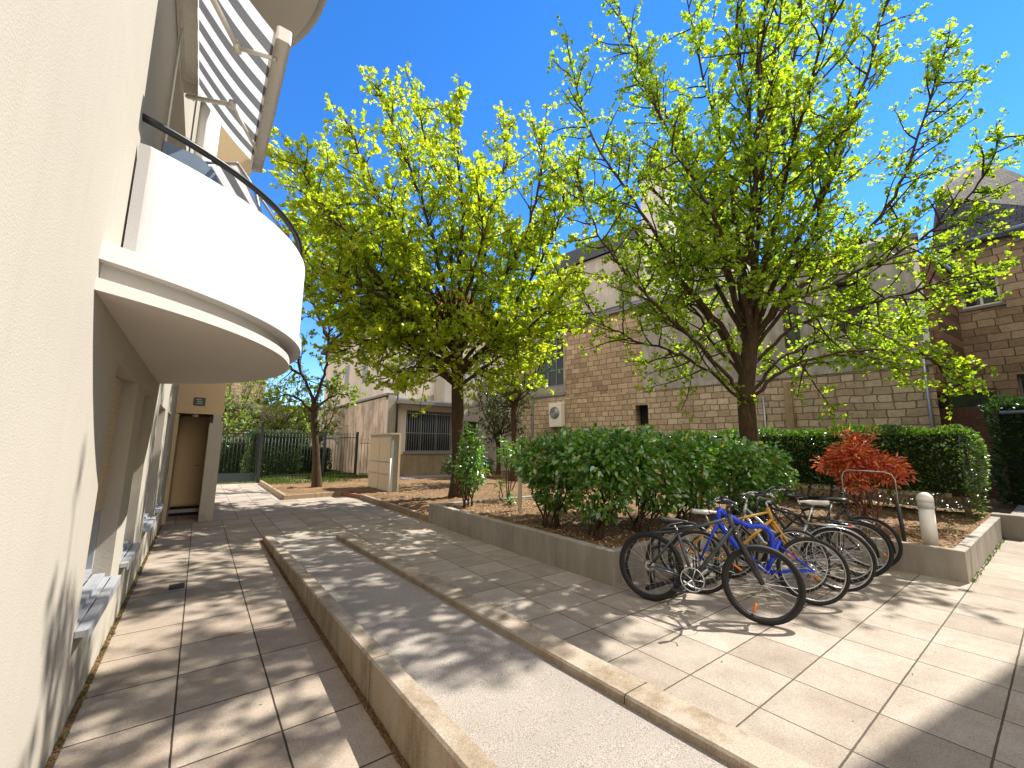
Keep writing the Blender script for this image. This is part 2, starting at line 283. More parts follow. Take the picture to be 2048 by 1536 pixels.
# ------------------------------------------------------------ mesh tools
class MB:
    def __init__(s): s.v = []; s.f = []; s.sm = []; s.uv = {}
    def add(s, vs, fs, smooth=False, mat=None):
        b = len(s.v)
        s.v += [tuple(mat @ Vector(p)) for p in vs] if mat else [tuple(p) for p in vs]
        s.f += [tuple(b+i for i in f) for f in fs]; s.sm += [smooth]*len(fs); return s
    def box(s, x0, x1, y0, y1, z0, z1, mat=None):
        return s.add([(x0, y0, z0), (x1, y0, z0), (x1, y1, z0), (x0, y1, z0), (x0, y0, z1), (x1, y0, z1), (x1, y1, z1), (x0, y1, z1)],
                     [(3, 2, 1, 0), (4, 5, 6, 7), (0, 1, 5, 4), (1, 2, 6, 5), (2, 3, 7, 6), (3, 0, 4, 7)], mat=mat)
    def bbox(s, x0, x1, y0, y1, z0, z1, b=0.01, mat=None):          # box with chamfered top and vertical edges
        vs = []; 
        for z, k in ((z0, 0), (z1-b, 0), (z1, b)):
            for (x, y, sx, sy) in ((x0, y0, 1, 1), (x1, y0, -1, 1), (x1, y1, -1, -1), (x0, y1, 1, -1)):
                vs += [(x+sx*(b+k if k else b), y+sy*k, z), (x+sx*k, y+sy*(b+k if k else b), z)]
        # order ring: corner pairs must run round the outline
        ring = [1, 0, 2, 3, 5, 4, 6, 7]
        fs = []
        for L in range(2):
            for i in range(8):
                a = ring[i]; c = ring[(i+1) % 8]; fs.append((L*8+a, L*8+c, (L+1)*8+c, (L+1)*8+a))
        fs.append(tuple(16+i for i in ring)); return s.add(vs, fs, mat=mat)
    def prism(s, poly, z0, z1, mat=None):
        n = len(poly); vs = [(x, y, z0) for x, y in poly] + [(x, y, z1) for x, y in poly]
        return s.add(vs, [tuple(range(n-1, -1, -1)), tuple(range(n, 2*n))] + [(i, (i+1) % n, n+(i+1) % n, n+i) for i in range(n)], mat=mat)
    def tube(s, pts, rad, n=8, cap=True, mat=None, flat=1.0):
        pts = [Vector(p) for p in pts]; rs = rad if isinstance(rad, (list, tuple)) else [rad]*len(pts)
        vs = []; up = None
        for i, p in enumerate(pts):
            d = (pts[min(i+1, len(pts)-1)] - pts[max(i-1, 0)])
            if d.length < 1e-9: d = Vector((0, 0, 1))
            d.normalize()
            if up is None: up = Vector((0, 0, 1)) if abs(d.z) < 0.9 else Vector((1, 0, 0))
            a = d.cross(up).normalized(); b = a.cross(d).normalized(); up = b
            for k in range(n):
                t = 2*math.pi*k/n; vs.append(p + (a*math.cos(t) + b*math.sin(t)*flat)*rs[i])
        fs = [(i*n+k, i*n+(k+1) % n, (i+1)*n+(k+1) % n, (i+1)*n+k) for i in range(len(pts)-1) for k in range(n)]
        if cap: fs += [tuple(range(n-1, -1, -1)), tuple((len(pts)-1)*n+k for k in range(n))]
        return s.add(vs, fs, n > 4, mat)
    def torus(s, c, ax, R1, r1, n=40, m=8, mat=None, sq=1.0):
        ax = Vector(ax).normalized(); a = ax.orthogonal().normalized(); b = ax.cross(a); c = Vector(c); vs = []
        for i in range(n):
            t = 2*math.pi*i/n; d = a*math.cos(t)+b*math.sin(t)
            for k in range(m):
                q = 2*math.pi*k/m; vs.append(c + d*(R1+r1*math.cos(q)*sq) + ax*r1*math.sin(q))
        return s.add(vs, [(i*m+k, i*m+(k+1) % m, ((i+1) % n)*m+(k+1) % m, ((i+1) % n)*m+k) for i in range(n) for k in range(m)], True, mat)
    def lathe(s, prof, n=20, mat=None):
        vs = [(r*math.cos(2*math.pi*k/n), r*math.sin(2*math.pi*k/n), z) for r, z in prof for k in range(n)]
        fs = [(i*n+k, i*n+(k+1) % n, (i+1)*n+(k+1) % n, (i+1)*n+k) for i in range(len(prof)-1) for k in range(n)]
        fs += [tuple(range(n-1, -1, -1)), tuple((len(prof)-1)*n+k for k in range(n))]
        return s.add(vs, fs, True, mat)
    def build(s, name, mat, parent=None, mw=None):
        me = bpy.data.meshes.new(name); me.from_pydata([tuple(v) for v in s.v], [], s.f); me.polygons.foreach_set('use_smooth', s.sm)
        me.materials.append(mat if not isinstance(mat, str) else M[mat]); me.update()
        o = bpy.data.objects.new(name, me); col.objects.link(o)
        if mw is not None: o.matrix_world = mw
        if parent is not None: o.parent = parent
        return o
def tag(o, label=None, cat=None, group=None, kind=None):
    for k, v in (('label', label), ('category', cat), ('group', group), ('kind', kind)):
        if v: o[k] = v
    return o
def thing(name, label, cat, loc=(0, 0, 0), rz=0, group=None):
    o = bpy.data.objects.new(name, None); col.objects.link(o); o.location = loc; o.rotation_euler = (0, 0, rz); o.empty_display_size = 0.1
    return tag(o, label, cat, group)
def rot_dir(dx, dy): return math.atan2(dy, dx)
def facade(u0, u1, z0, z1, openings, depth=0.15, back=0.4):
    """a wall slab: front at y=0 facing -y with openings cut through, reveals, and a back face"""
    us = sorted({u0, u1} | {q for o in openings for q in o[:2]}); zs = sorted({z0, z1} | {q for o in openings for q in o[2:4]})
    mb = MB()
    def inside(u, z): return any(o[0] < u < o[1] and o[2] < z < o[3] for o in openings)
    for i in range(len(us)-1):
        for j in range(len(zs)-1):
            a, b, c, d = us[i], us[i+1], zs[j], zs[j+1]
            if not inside((a+b)/2, (c+d)/2): mb.add([(a, 0, c), (b, 0, c), (b, 0, d), (a, 0, d)], [(0, 1, 2, 3)])
    for o in openings:
        a, b, c, d = o[:4]; dp = o[4] if len(o) > 4 else depth
        mb.add([(a, 0, c), (b, 0, c), (b, 0, d), (a, 0, d), (a, dp, c), (b, dp, c), (b, dp, d), (a, dp, d)], [(0, 4, 5, 1), (1, 5, 6, 2), (2, 6, 7, 3), (3, 7, 4, 0)])
    mb.add([(u0, 0, z0), (u1, 0, z0), (u1, 0, z1), (u0, 0, z1), (u0, back, z0), (u1, back, z0), (u1, back, z1), (u0, back, z1)],
           [(0, 3, 7, 4), (1, 5, 6, 2), (3, 2, 6, 7), (5, 4, 7, 6)])
    return mb
def window(parent, a, b, c, d, dp, frame_mat, glass_mat='dark_glass', nx=2, nz=1, fw=0.05, bars=0):
    f = MB(); y = dp
    f.box(a, b, y-0.05, y, c, c+fw); f.box(a, b, y-0.05, y, d-fw, d); f.box(a, a+fw, y-0.05, y, c+fw, d-fw); f.box(b-fw, b, y-0.05, y, c+fw, d-fw)
    for i in range(1, nx): u = a+(b-a)*i/nx; f.box(u-fw*0.4, u+fw*0.4, y-0.045, y-0.005, c+fw, d-fw)
    for i in range(1, nz): z = c+(d-c)*i/nz; f.box(a+fw, b-fw, y-0.04, y-0.01, z-fw*0.35, z+fw*0.35)
    w = f.build('window', frame_mat, parent)
    g = MB(); g.add([(a, y+0.004, c), (b, y+0.004, c), (b, y+0.004, d), (a, y+0.004, d)], [(0, 1, 2, 3)]); g.build('pane', glass_mat, w)
    return w
def arc(cx, cy, r, a0, a1, n): return [(cx+r*math.cos(a0+(a1-a0)*i/n), cy+r*math.sin(a0+(a1-a0)*i/n)) for i in range(n+1)]

# leaves as one mesh: each leaf two folded quads
def leaf_mesh(name, P, size, mat, parent=None, D=None, aspect=0.55, droop=0.0, lobed=False):
    P = np.asarray(P, float); n = len(P)
    if n == 0: return
    if D is None: D = nr.normal(size=(n, 3))
    else: D = np.asarray(D, float) + nr.normal(size=(n, 3))*0.45
    D[:, 2] -= droop; D /= np.linalg.norm(D, axis=1)[:, None]+1e-9
    Nn = nr.normal(size=(n, 3)); Nn[:, 2] = np.abs(Nn[:, 2])+0.5
    S = np.cross(D, Nn); S /= np.linalg.norm(S, axis=1)[:, None]+1e-9; U = np.cross(S, D)
    L = (np.asarray(size)*nr.uniform(0.65, 1.25, n))[:, None]; W = L*aspect
    fold = L*0.12
    if lobed:      # base, left shoulder, left lobe, notch, tip, notch, right lobe, right shoulder
        pts = [P, P+D*L*0.12-S*W*0.45+U*fold*0.4, P+D*L*0.62-S*W*0.75+U*fold, P+D*L*0.66-S*W*0.22+U*fold*0.3, P+D*L, P+D*L*0.66+S*W*0.22+U*fold*0.3, P+D*L*0.62+S*W*0.75+U*fold, P+D*L*0.12+S*W*0.45+U*fold*0.4]
        quads = [(0, 1, 2, 3), (0, 3, 4, 5), (0, 5, 6, 7)]; k = 8
    else:
        pts = [P, P+D*L*0.3-S*W*0.5+U*fold, P+D*L*0.75-S*W*0.38+U*fold*0.7, P+D*L, P+D*L*0.75+S*W*0.38+U*fold*0.7, P+D*L*0.3+S*W*0.5+U*fold]
        quads = [(0, 1, 2, 3), (0, 3, 4, 5)]; k = 6
    V = np.stack(pts, 1).reshape(-1, 3)
    q = len(quads); F = (np.array(quads)[None] + (np.arange(n)*k)[:, None, None]).reshape(-1)
    me = bpy.data.meshes.new(name); me.vertices.add(n*k); me.vertices.foreach_set('co', V.ravel().astype(np.float32))
    me.loops.add(n*q*4); me.loops.foreach_set('vertex_index', F.astype(np.int32))
    me.polygons.add(n*q); me.polygons.foreach_set('loop_start', (np.arange(n*q)*4).astype(np.int32)); me.polygons.foreach_set('loop_total', np.full(n*q, 4, np.int32))
    me.materials.append(M[mat]); me.update(calc_edges=True)
    o = bpy.data.objects.new(name, me); col.objects.link(o)
    if parent is not None: o.parent = parent
    return o
# ============================================================ setting: ground, paving, ramp
GZ = -0.06
o = MB().add([(-600, -600, GZ), (600, -600, GZ), (600, 600, GZ), (-600, 600, GZ)], [(0, 1, 2, 3)]).build('ground', 'far_ground'); tag(o, kind='structure')
def sheet(name, x0, x1, y0, y1, z, mat):
    o = MB().add([(x0, y0, z), (x1, y0, z), (x1, y1, z), (x0, y1, z)], [(0, 1, 2, 3)]).build(name, mat); tag(o, kind='structure'); return o
sheet('walkway', -0.44, 1.04, -6, 10.82, 0.0, 'walk_paving')
sheet('plaza', 1.04, 16.0, -8, 10.82, -0.001, 'plaza_paving')
sheet('path', -0.44, 4.0, 10.82, 20.3, -0.0015, 'plaza_paving')
# moss and grit in the open joint along the wall and beside the kerb
def grit(name, x0, x1, y0, y1, z, n, mat):
    mb = MB(); mb.add([(x0, y0, z-0.002), (x1, y0, z-0.002), (x1, y1, z-0.002), (x0, y1, z-0.002)], [(0, 1, 2, 3)])
    for i in range(n):
        x = rng.uniform(x0, x1); y = rng.uniform(y0, y1); s = rng.uniform(0.004, 0.012)
        m = Matrix.Translation((x, y, z+s*0.2)) @ Matrix.Rotation(rng.uniform(0, 3), 4, 'Z') @ Matrix.Rotation(rng.uniform(-.5, .5), 4, 'X')
        mb.add([(-s, 0, 0), (0, -s*0.7, 0), (s*1.1, 0, 0), (0, s*0.8, 0), (0, 0, s)], [(0, 1, 4), (1, 2, 4), (2, 3, 4), (3, 0, 4)], mat=m)
    o = mb.build(name, mat); tag(o, 'brown grit and moss filling the open joint of the paving', 'gravel', kind='stuff'); return o
grit('joint_gravel', -0.462, -0.425, 0.5, 10.8, 0.006, 1500, 'soil')
grit('joint_gravel', 0.965, 1.0, 0.5, 8.3, 0.006, 1200, 'soil')
RZ = lambda y: 0.012+0.031*(8.25-y)
o = MB().add([(1.12, -4, RZ(-4)), (2.02, -4, RZ(-4)), (2.02, 8.25, RZ(8.25)), (1.12, 8.25, RZ(8.25))], [(0, 1, 2, 3)]).build('ramp', 'speckled_concrete'); tag(o, kind='structure')
def kerb(name, label, x0, x1, y0, y1, zt, b=0.012):
    mb = MB(); n = 24
    prof = lambda z: [(x0, 0.0-0.05), (x0, z-b), (x0+b, z), (x1-b, z), (x1, z-b), (x1, -0.05)]
    vs = []; 
    for i in range(n+1):
        y = y0+(y1-y0)*i/n; w = rng.uniform(-0.0015, 0.0015)
        vs += [(x+w, y, z) for x, z in prof(zt(y))]
    fs = [(i*6+k+1, i*6+k, (i+1)*6+k, (i+1)*6+k+1) for i in range(n) for k in range(5)] + [tuple(range(6)), tuple(n*6+k for k in range(5, -1, -1))]
    mb.add(vs, fs); o = mb.build(name, 'kerb_concrete'); js = MB()
    for k in range(6):
        y = 0.9+k*1.9*(1 if x0 < 1.5 else 1.0)+(0 if x0 < 1.5 else 0.7)
        if y < y1-0.3:
            z = zt(y)+0.0006; js.add([(x0-0.0006, y, 0), (x0-0.0006, y+0.006, 0), (x0-0.0006, y+0.006, z-b), (x0-0.0006, y, z-b), (x0+b, y, z), (x0+b, y+0.006, z), (x1-b, y+0.006, z), (x1-b, y, z)], [(0, 3, 2, 1), (3, 4, 5, 2), (4, 7, 6, 5)])
    js.build('joints', 'edging_brick' if False else 'dark_void', o); tag(o, label, 'kerb', 'kerb walls of the ramp'); return o
kerb('ramp_kerb', 'tall tan concrete kerb wall between the dappled walkway and the ramp', 1.0, 1.125, -4, 8.22, lambda y: 0.09+0.031*(8.2-y))
kerb('ramp_kerb', 'lower concrete kerb wall between the ramp and the tiled plaza', 1.985, 2.2, -4, 7.55, lambda y: 0.10+0.026*(8.0-y))

# ------------------------------------------------------------ planter, beds, soil
def slab_run(mb, p, q, th, h, side, seg=0.92, gap=0.005, z0=-0.04):
    p = Vector((*p, 0)); q = Vector((*q, 0)); d = (q-p); L = d.length; d.normalize(); n = Vector((-d.y, d.x, 0))*side
    k = max(1, round(L/seg)); s = L/k
    for i in range(k):
        m = Matrix(((d.x, n.x, 0, p.x), (d.y, n.y, 0, p.y), (0, 0, 1, 0), (0, 0, 0, 1)))
        a = i*s+(gap/2 if i else 0); c = (i+1)*s-(gap/2 if i < k-1 else 0)
        mb.bbox(a, c, 0, th, z0, h+rng.uniform(-0.003, 0.003), 0.008, m)
mb = MB()
slab_run(mb, (4.0, 8.24), (4.0, 3.34), 0.12, 0.39, 1)
slab_run(mb, (4.12, 3.34), (7.65, 3.34), 0.12, 0.388, 1)
slab_run(mb, (7.65, 3.46), (7.65, 0.9), 0.12, 0.372, 1)
slab_run(mb, (7.77, 0.9), (12.15, 0.9), 0.12, 0.372, 1)
slab_run(mb, (4.12, 8.24), (7.2, 8.24), 0.12, 0.38, -1)
o = mb.build('planter_wall', 'planter_concrete'); tag(o, 'grey concrete slab planter wall stepping round the bicycle bay', 'planter wall')
o = MB().bbox(12.15, 12.42, 0.62, 1.02, -0.04, 0.42, 0.01).build('end_block', 'planter_concrete'); tag(o, 'short grey concrete end block at the far right end of the planter', 'block')
mb = MB()
slab_run(mb, (2.1, 19.9), (2.1, 13.8), 0.09, 0.13, 1, 1.0); slab_run(mb, (2.19, 13.8), (3.75, 14.0), 0.09, 0.13, 1, 1.0); 
ed = mb.build('bed_edging', 'edging_concrete'); tag(ed, 'low brown concrete edging round the bed of the slim young tree', 'edging')
mb = MB(); slab_run(mb, (4.0, 12.9), (4.0, 8.24), 0.1, 0.13, 1, 1.0); o = mb.build('bed_edging', 'edging_concrete'); tag(o, 'low brown edging running straight from the cabinet to the grey planter', 'edging')
mb = MB(); slab_run(mb, (3.75, 14.0), (4.0, 12.92), 0.1, 0.12, 1, 0.4); mb.build('corner_brick', 'edging_brick', ed)

def soilz(x, y):
    inpl = 4.08 < x < 13.4 and 0.95 < y < 8.2 and not (x < 7.72 and y < 3.4)
    if inpl: base = 0.325 if y < 7.9 else 0.325-0.0*(y-7.9)
    else: base = 0.09+0.05*min(1, max(0, (x-4)/6))
    if not inpl and y > 8.2 and x > 7.2: base += 0.235*max(0, 1-(y-8.2)/2.5)
    return base
gx = np.arange(2.16, 19.5, 0.11); gy = np.arange(0.98, 20.4, 0.11)
ph = nr.uniform(0, 6.28, 12); fr = nr.uniform(2, 22, (12, 2)); am = 0.028/np.sqrt(np.hypot(fr[:, 0], fr[:, 1]))
vid = {}; vs = []; fs = []
def ok(x, y):
    if x < 4.06: return y > 13.9+ (x-2.2)*0.12
    if x < 7.73 and y < 3.42: return False
    return True
for i, x in enumerate(gx):
    for j, y in enumerate(gy):
        if ok(x, y):
            z = soilz(x, y)+sum(am[k]*math.sin(fr[k, 0]*x+fr[k, 1]*y+ph[k]) for k in range(12))+rng.uniform(-0.008, 0.008)
            vid[i, j] = len(vs); vs.append((x, y, z))
for (i, j), a in vid.items():
    if (i+1, j) in vid and (i, j+1) in vid and (i+1, j+1) in vid: fs.append((a, vid[i+1, j], vid[i+1, j+1], vid[i, j+1]))
o = MB().add(vs, fs, True).build('soil', 'soil'); tag(o, kind='structure')
mb = MB()
for i in range(9000):
    r_ = rng.random()
    if r_ < 0.55: x, y = rng.uniform(4.14, 7.6), rng.uniform(3.5, 8.1)
    elif r_ < 0.85: x, y = rng.uniform(7.78, 12), rng.uniform(1.04, 4)
    else: x, y = rng.uniform(4.15, 9), rng.uniform(8.4, 13.5)
    z = soilz(x, y)+0.012; s = rng.uniform(0.008, 0.026)
    m = Matrix.Translation((x, y, z)) @ Matrix.Rotation(rng.uniform(0, 6.3), 4, 'Z') @ Matrix.Rotation(rng.uniform(-.7, .7), 4, 'X') @ Matrix.Rotation(rng.uniform(-.6, .6), 4, 'Y')
    mb.add([(-s, -s*0.5, 0), (s, -s*0.35, 0), (s*0.8, s*0.5, 0.002), (-s*0.9, s*0.4, 0.002), (0, 0, s*0.35)], [(0, 1, 4), (1, 2, 4), (2, 3, 4), (3, 0, 4)], mat=m)
o = mb.build('wood_chips', 'wood_chip'); tag(o, 'tan wood chips strewn over the soil of the planter', 'mulch', kind='stuff')
# lawn and path beyond the fence, raised paving on the far right
o = MB().add([(-30, 20.3, -0.02), (60, 20.3, -0.02), (60, 70, -0.02), (-30, 70, -0.02)], [(0, 1, 2, 3)]).build('lawn', 'lawn'); tag(o, kind='structure')
mb = MB(); mb.box(12.42, 30, -8, 0.9, -0.05, 0.25); pass
o = mb.build('upper_pavement', 'upper_paving'); tag(o, kind='structure')
P = []; 
for i in range(9000):
    x, y = rng.uniform(2.2, 7.5), 17.6+2.8*rng.random()**0.6
    if rng.random() < 0.5: x, y = rng.uniform(-2, 9), rng.uniform(20.5, 28)
    if math.sin(x*3.1)+math.sin(y*2.3+x) < -0.3 and y < 20: continue
    P.append((x, y, (soilz(x, y) if y < 20.3 else -0.02)+0.0))
o = leaf_mesh('grass', P, 0.13, 'grass_blade', D=[(0, 0, 1)]*len(P), aspect=0.13); tag(o, 'green grass growing along the metal fence', 'grass', kind='stuff')
P = []
for i in range(130):
    y = rng.uniform(1.0, 10.5)**1.0; P.append((rng.uniform(-0.46, -0.43), y, 0.005))
for i in range(170): P.append((rng.uniform(7.75, 12.1), rng.uniform(0.86, 0.9), 0.0))
for i in range(160):
    c = rng.choice([(9.6, 1.2), (10.4, 1.35), (11.1, 1.2), (8.6, 1.6)]); P.append((c[0]+rng.gauss(0, .12), c[1]+rng.gauss(0, .1), 0.33))
o = leaf_mesh('weeds', P, 0.035, 'grass_blade', D=[(0, 0, 1)]*len(P), aspect=0.4); tag(o, 'tiny green weeds sprouting along wall foot and planter edge', 'weeds', kind='stuff')

# ============================================================ the cream apartment building on the left
WX = -0.46
bl = thing('apartment_building', 'cream rendered apartment building with recessed windows rising along the walkway', 'building', (WX, -6, 0), R(90))
gw = [(3.5, 4.62), (5.15, 6.0), (6.95, 8.1), (8.75, 9.6)]
ops = [(a+6, b+6, 0.56, 2.1, 0.16) for a, b in gw] + [(9.95, 12.35, 2.48, 5.0, 0.75)]
wall = facade(-14, 17, -0.05, 19, ops, 0.16, 0.4).build('wall', 'cream_render', bl)
for a, b in gw:
    a += 6; b += 6
    w = window(bl, a, b, 0.60, 2.1, 0.158, 'sill_metal', 'dark_glass', 2, 1, 0.045)
    sh = MB()
    for k in range(22):
        z = 2.09-k*0.045
        sh.box(a+0.05, b-0.05, 0.092, 0.104, z-0.0435, z)
    sh.build('shutter', 'shutter_beige', w)
    s_ = MB(); s_.bbox(a-0.05, b+0.05, -0.055, 0.0, 0.515, 0.555, 0.006); s_.bbox(a, b, 0.0, 0.11, 0.53, 0.565, 0.004); s_.box(a-0.05, b+0.05, -0.06, -0.052, 0.49, 0.553)
    s_.bbox(a+0.02, b-0.02, 0.03, 0.10, 0.565, 0.60, 0.004)
    s_.build('sill', 'sill_metal', w)
w = window(bl, 9.95, 12.35, 2.48, 4.9, 0.748, 'white_paint', 'sky_glass', 3, 1, 0.07)
# stair tower with the sheltered doorway
pr = thing('porch_tower', 'tan projecting tower with a recessed doorway at the end of the cream building', 'building', (-0.458, 11.0, 0), 0)
facade(0, 0.80, 2.22, 12.5, [], 0.1, 3.4).build('upper_wall', 'tan_render', pr)
mb = MB(); mb.box(0, 0.06, 0, 3.4, -0.05, 2.2); mb.box(0.06, 0.58, 1.1, 3.4, 0.2, 2.2); mb.box(0.581, 0.80, 0.551, 3.4, -0.05, 2.2); mb.build('niche_wall', 'tan_render', pr)
mb = MB(); mb.bbox(0.58, 0.83, -0.05, 0.55, -0.05, 2.03, 0.01); mb.box(0.64, 0.79, 0.0, 0.5, 2.03, 2.22); mb.build('pillar', 'cream_render', pr)
mb = MB(); mb.box(0.06, 0.58, 0.3, 0.42, 0.16, 0.22); mb.build('threshold', 'slab_stone', pr)
mb = MB(); mb.box(0.06, 0.58, 1.05, 1.09, -0.04, 0.18); mb.build('floor_gap', 'dark_void', pr)
mb = MB(); mb.box(0.09, 0.55, 1.07, 1.098, 0.24, 2.12); dr = mb.build('door', 'tan_render', pr)
mb = MB(); mb.tube([(0.48, 1.03, 1.1), (0.48, 1.07, 1.1)], 0.014); mb.tube([(0.49, 1.03, 1.1), (0.40, 1.03, 1.1)], 0.009); mb.build('handle', 'grey_metal', dr)
mb = MB(); mb.lathe([(0.05, 0), (0.06, -0.02), (0.04, -0.05), (0.001, -0.06)], 14, Matrix.Translation((0.33, 0.2, 2.216))); mb.build('ceiling_lamp', 'white_paint', pr)
sg = MB().bbox(0, 0.20, -0.02, 0, 0, 0.165, 0.003, Matrix.Translation((0.27, 11-0.001-11, 2.40))).build('entrance_sign', 'black_plastic')
sg.location = (-0.458, 11.0, 0); tag(sg, 'small black plaque with pale lettering above the recessed doorway', 'sign')
mb = MB()
for k, (z, a, b) in enumerate(((2.525, 0.31, 0.40), (2.485, 0.33, 0.42), (2.445, 0.32, 0.41))):
    x = a
    while x < b:
        w_ = rng.uniform(0.008, 0.014); mb.box(x, x+w_, -0.0235, -0.0195, z-0.012, z+rng.uniform(0.002, 0.010)); x += w_+0.005
mb.build('lettering', 'lamp_diffuser', sg)
o = MB().box(-0.12, 0.02, 6.1, 6.32, 0.0, 0.004).build('drain_cover', 'dark_void'); tag(o, 'small dark drain grate in the paving near the wall', 'drain cover')

# ------------------------------------------------------------ balconies
def arc_to_wall(cx, cy, r, n=40, xw=WX):
    a = math.acos(max(-1, min(1, (xw-cx)/r))); return arc(cx, cy, r, -a, a, n)
def balcony(z, label):
    b = thing('balcony', label, 'balcony', (WX, 4.6, z), 0, 'curved white balconies of the cream building')
    W = Matrix.Translation((-WX, -4.6, 0))
    def sl(cx, cy, r, z0, z1): return MB().prism(arc_to_wall(cx, cy, r), z0, z1, W)
    s1 = sl(-1.62, 4.52, 2.23, -0.03, 0.03).build('soffit_slab', 'soffit_paint', b)
    s2 = sl(-1.62, 4.52, 2.17, 0.03, 0.12); s2.build('recessed_band', 'white_render', b)
    s3 = sl(-1.60, 4.62, 2.31, 0.12, 0.21); s3.build('edge_slab', 'white_render', b)
    # parapet: ring wall with a rounded foot
    cx, cy, r = -1.1, 4.7, 1.80; a0 = -math.acos((-0.40-cx)/r); a1 = math.acos((WX-cx)/r); n = 64; mb = MB()
    prof = [(r-0.085, 0.212), (r-0.03, 0.155), (r, 0.20), (r+0.004, 0.26), (r+0.004, 0.985), (r-0.004, 1.0), (r-0.08, 1.0), (r-0.085, 0.99)]
    vs = [(cx+q*math.cos(a0+(a1-a0)*i/n), cy+q*math.sin(a0+(a1-a0)*i/n), zz) for i in range(n+1) for q, zz in prof]; k = len(prof)
    fs = [(i*k+j, (i+1)*k+j, (i+1)*k+(j+1) % k, i*k+(j+1) % k) for i in range(n) for j in range(k)]
    for j, (q, zz) in enumerate(prof):
        x_, y_, z_ = vs[j]; vs[j] = (x_-(r-q)*0.2, vs[7][1]*0+cy+r*math.sin(a0), zz)
    fs += [tuple(range(k)), tuple(n*k+j for j in range(k-1, -1, -1))]
    pb = mb.add(vs, fs, False, W).build('parapet', 'white_render', b)
    for i, p in enumerate(pb.data.polygons): p.use_smooth = (i < n*k and (i % k) in (2, 3))
    mb = MB(); pts = [(cx+1.74*math.cos(t), cy+1.74*math.sin(t), 1.19) for t in [(-1.20)+(2.30)*i/50 for i in range(51)]]
    mb.tube(pts, 0.028, 8, True, W, 0.7); hr = mb.build('handrail', 'black_metal', b)
    for t in (0.75, 0.95): p = (cx+1.74*math.cos(t), cy+1.74*math.sin(t)); MB().tube([(p[0], p[1], 0.98), (p[0], p[1], 1.18)], 0.01, 6, True, W).build('rail_bracket', 'black_metal', hr)
    # overflow spout under the parapet
    t = -0.12; p = Vector((-1.62+2.17*math.cos(t), 4.52+2.17*math.sin(t), 0.085)); d = Vector((math.cos(t+1.45), math.sin(t+1.45), 0))
    MB().tube([p-d*0.10+Vector((0.02, 0, 0)), p+d*0.10+Vector((0.02, 0, 0))], 0.018, 8, True, W).build('overflow_pipe', 'white_render', b)
    return b
balcony(2.33, 'white curved balcony with a black handrail above the walkway windows')
balcony(6.75, 'upper balcony whose pale curved soffit shows above the striped awning')
# column and things on the lower balcony
mb = MB(); mb.lathe([(0.115, 2.54), (0.115, 6.71)], 28, Matrix.Translation((-0.30, 6.15, 0))); o = mb.build('balcony_column', 'white_paint'); tag(o, 'round white column standing on the lower balcony', 'column')
bp = thing('folded_table', 'blue grey folding table leaning inside the balcony parapet', 'table', (-0.40, 3.45, 2.54), R(15))
mb = MB(); mb.prism([(0, 0), (0.32, 0), (0.36, 0.06), (0.36, 0.86), (0.30, 1.02), (0.2, 1.08), (0, 1.08)], 0, 0.03, Matrix.Rotation(R(90), 4, 'X')); mb.build('table_top', 'blue_grey_plastic', bp)
mb = MB(); mb.tube([(0.05, 0.03, 0.9), (0.05, 0.2, 0)], 0.012); mb.tube([(0.31, 0.03, 0.9), (0.31, 0.2, 0)], 0.012); mb.build('leg', 'grey_metal', bp)
dc = thing('deck_chair', 'grey striped deck chair leaning behind the balcony parapet', 'deck chair', (0.12, 4.0, 2.58), R(53))
def canvas(name, pts, wid, mat, parent, nst=6, lengthwise=True):
    me = bpy.data.meshes.new(name); n = len(pts); vs = []; 
    for p in pts: vs += [(p[0], -wid/2, p[1]), (p[0], wid/2, p[1])]
    me.from_pydata(vs, [], [(2*i, 2*i+1, 2*i+3, 2*i+2) for i in range(n-1)]); me.materials.append(M[mat]); uv = me.uv_layers.new()
    for pl in me.polygons:
        for li in pl.loop_indices: v = me.loops[li].vertex_index; uv.data[li].uv = ((v % 2)*nst, v//2)
    o = bpy.data.objects.new(name, me); col.objects.link(o); o.parent = parent; return o
canvas('canvas_seat', [(-0.50, 1.05), (-0.25, 0.93), (0.0, 0.84), (0.25, 0.78), (0.5, 0.74)], 0.5, 'striped_canvas', dc, 4)
mb = MB()
for s in (-1, 1): mb.tube([(-0.52, 0.27*s, 1.06), (0.52, 0.27*s, 0.74)], 0.011); mb.tube([(-0.3, 0.27*s, 0.99), (0.3, 0.27*s, 0.0)], 0.011); mb.tube([(0.4, 0.27*s, 0.78), (-0.2, 0.27*s, 0.0)], 0.011)
mb.tube([(-0.52, -0.27, 1.06), (-0.52, 0.27, 1.06)], 0.011); mb.build('frame', 'grey_metal', dc)

# ------------------------------------------------------------ awning
aw = thing('awning', 'grey and white striped awning half extended above the lower balcony', 'awning', (WX, 0, 0))
Wm = Matrix.Translation((-WX, 0, 0))
ax0, az0, ax1, az1, ay0, ay1 = -0.36, 4.86, 0.17, 4.36, 2.92, 4.52
me = bpy.data.meshes.new('canopy'); nu, nv = 60, 10; vs = []; fs = []; uvs = {}
for i in range(nu+1):
    for j in range(nv+1):
        f = j/nv; y = ay0+(ay1-ay0)*i/nu; sag = -0.035*math.sin(f*math.pi)
        vs.append((ax0+0.035+(ax1-0.02-ax0-0.035)*f - WX, y, az0+(az1-az0)*f+sag))
for i in range(nu):
    for j in range(nv): a = i*(nv+1)+j; fs.append((a, a+1, a+nv+2, a+nv+1))
me.from_pydata(vs, [], fs); me.materials.append(M['striped_canvas']); uv = me.uv_layers.new()
for pl in me.polygons:
    pl.use_smooth = True
    for li in pl.loop_indices: v = me.loops[li].vertex_index; uv.data[li].uv = ((v//(nv+1))/nu*7.5, (v % (nv+1))/nv)
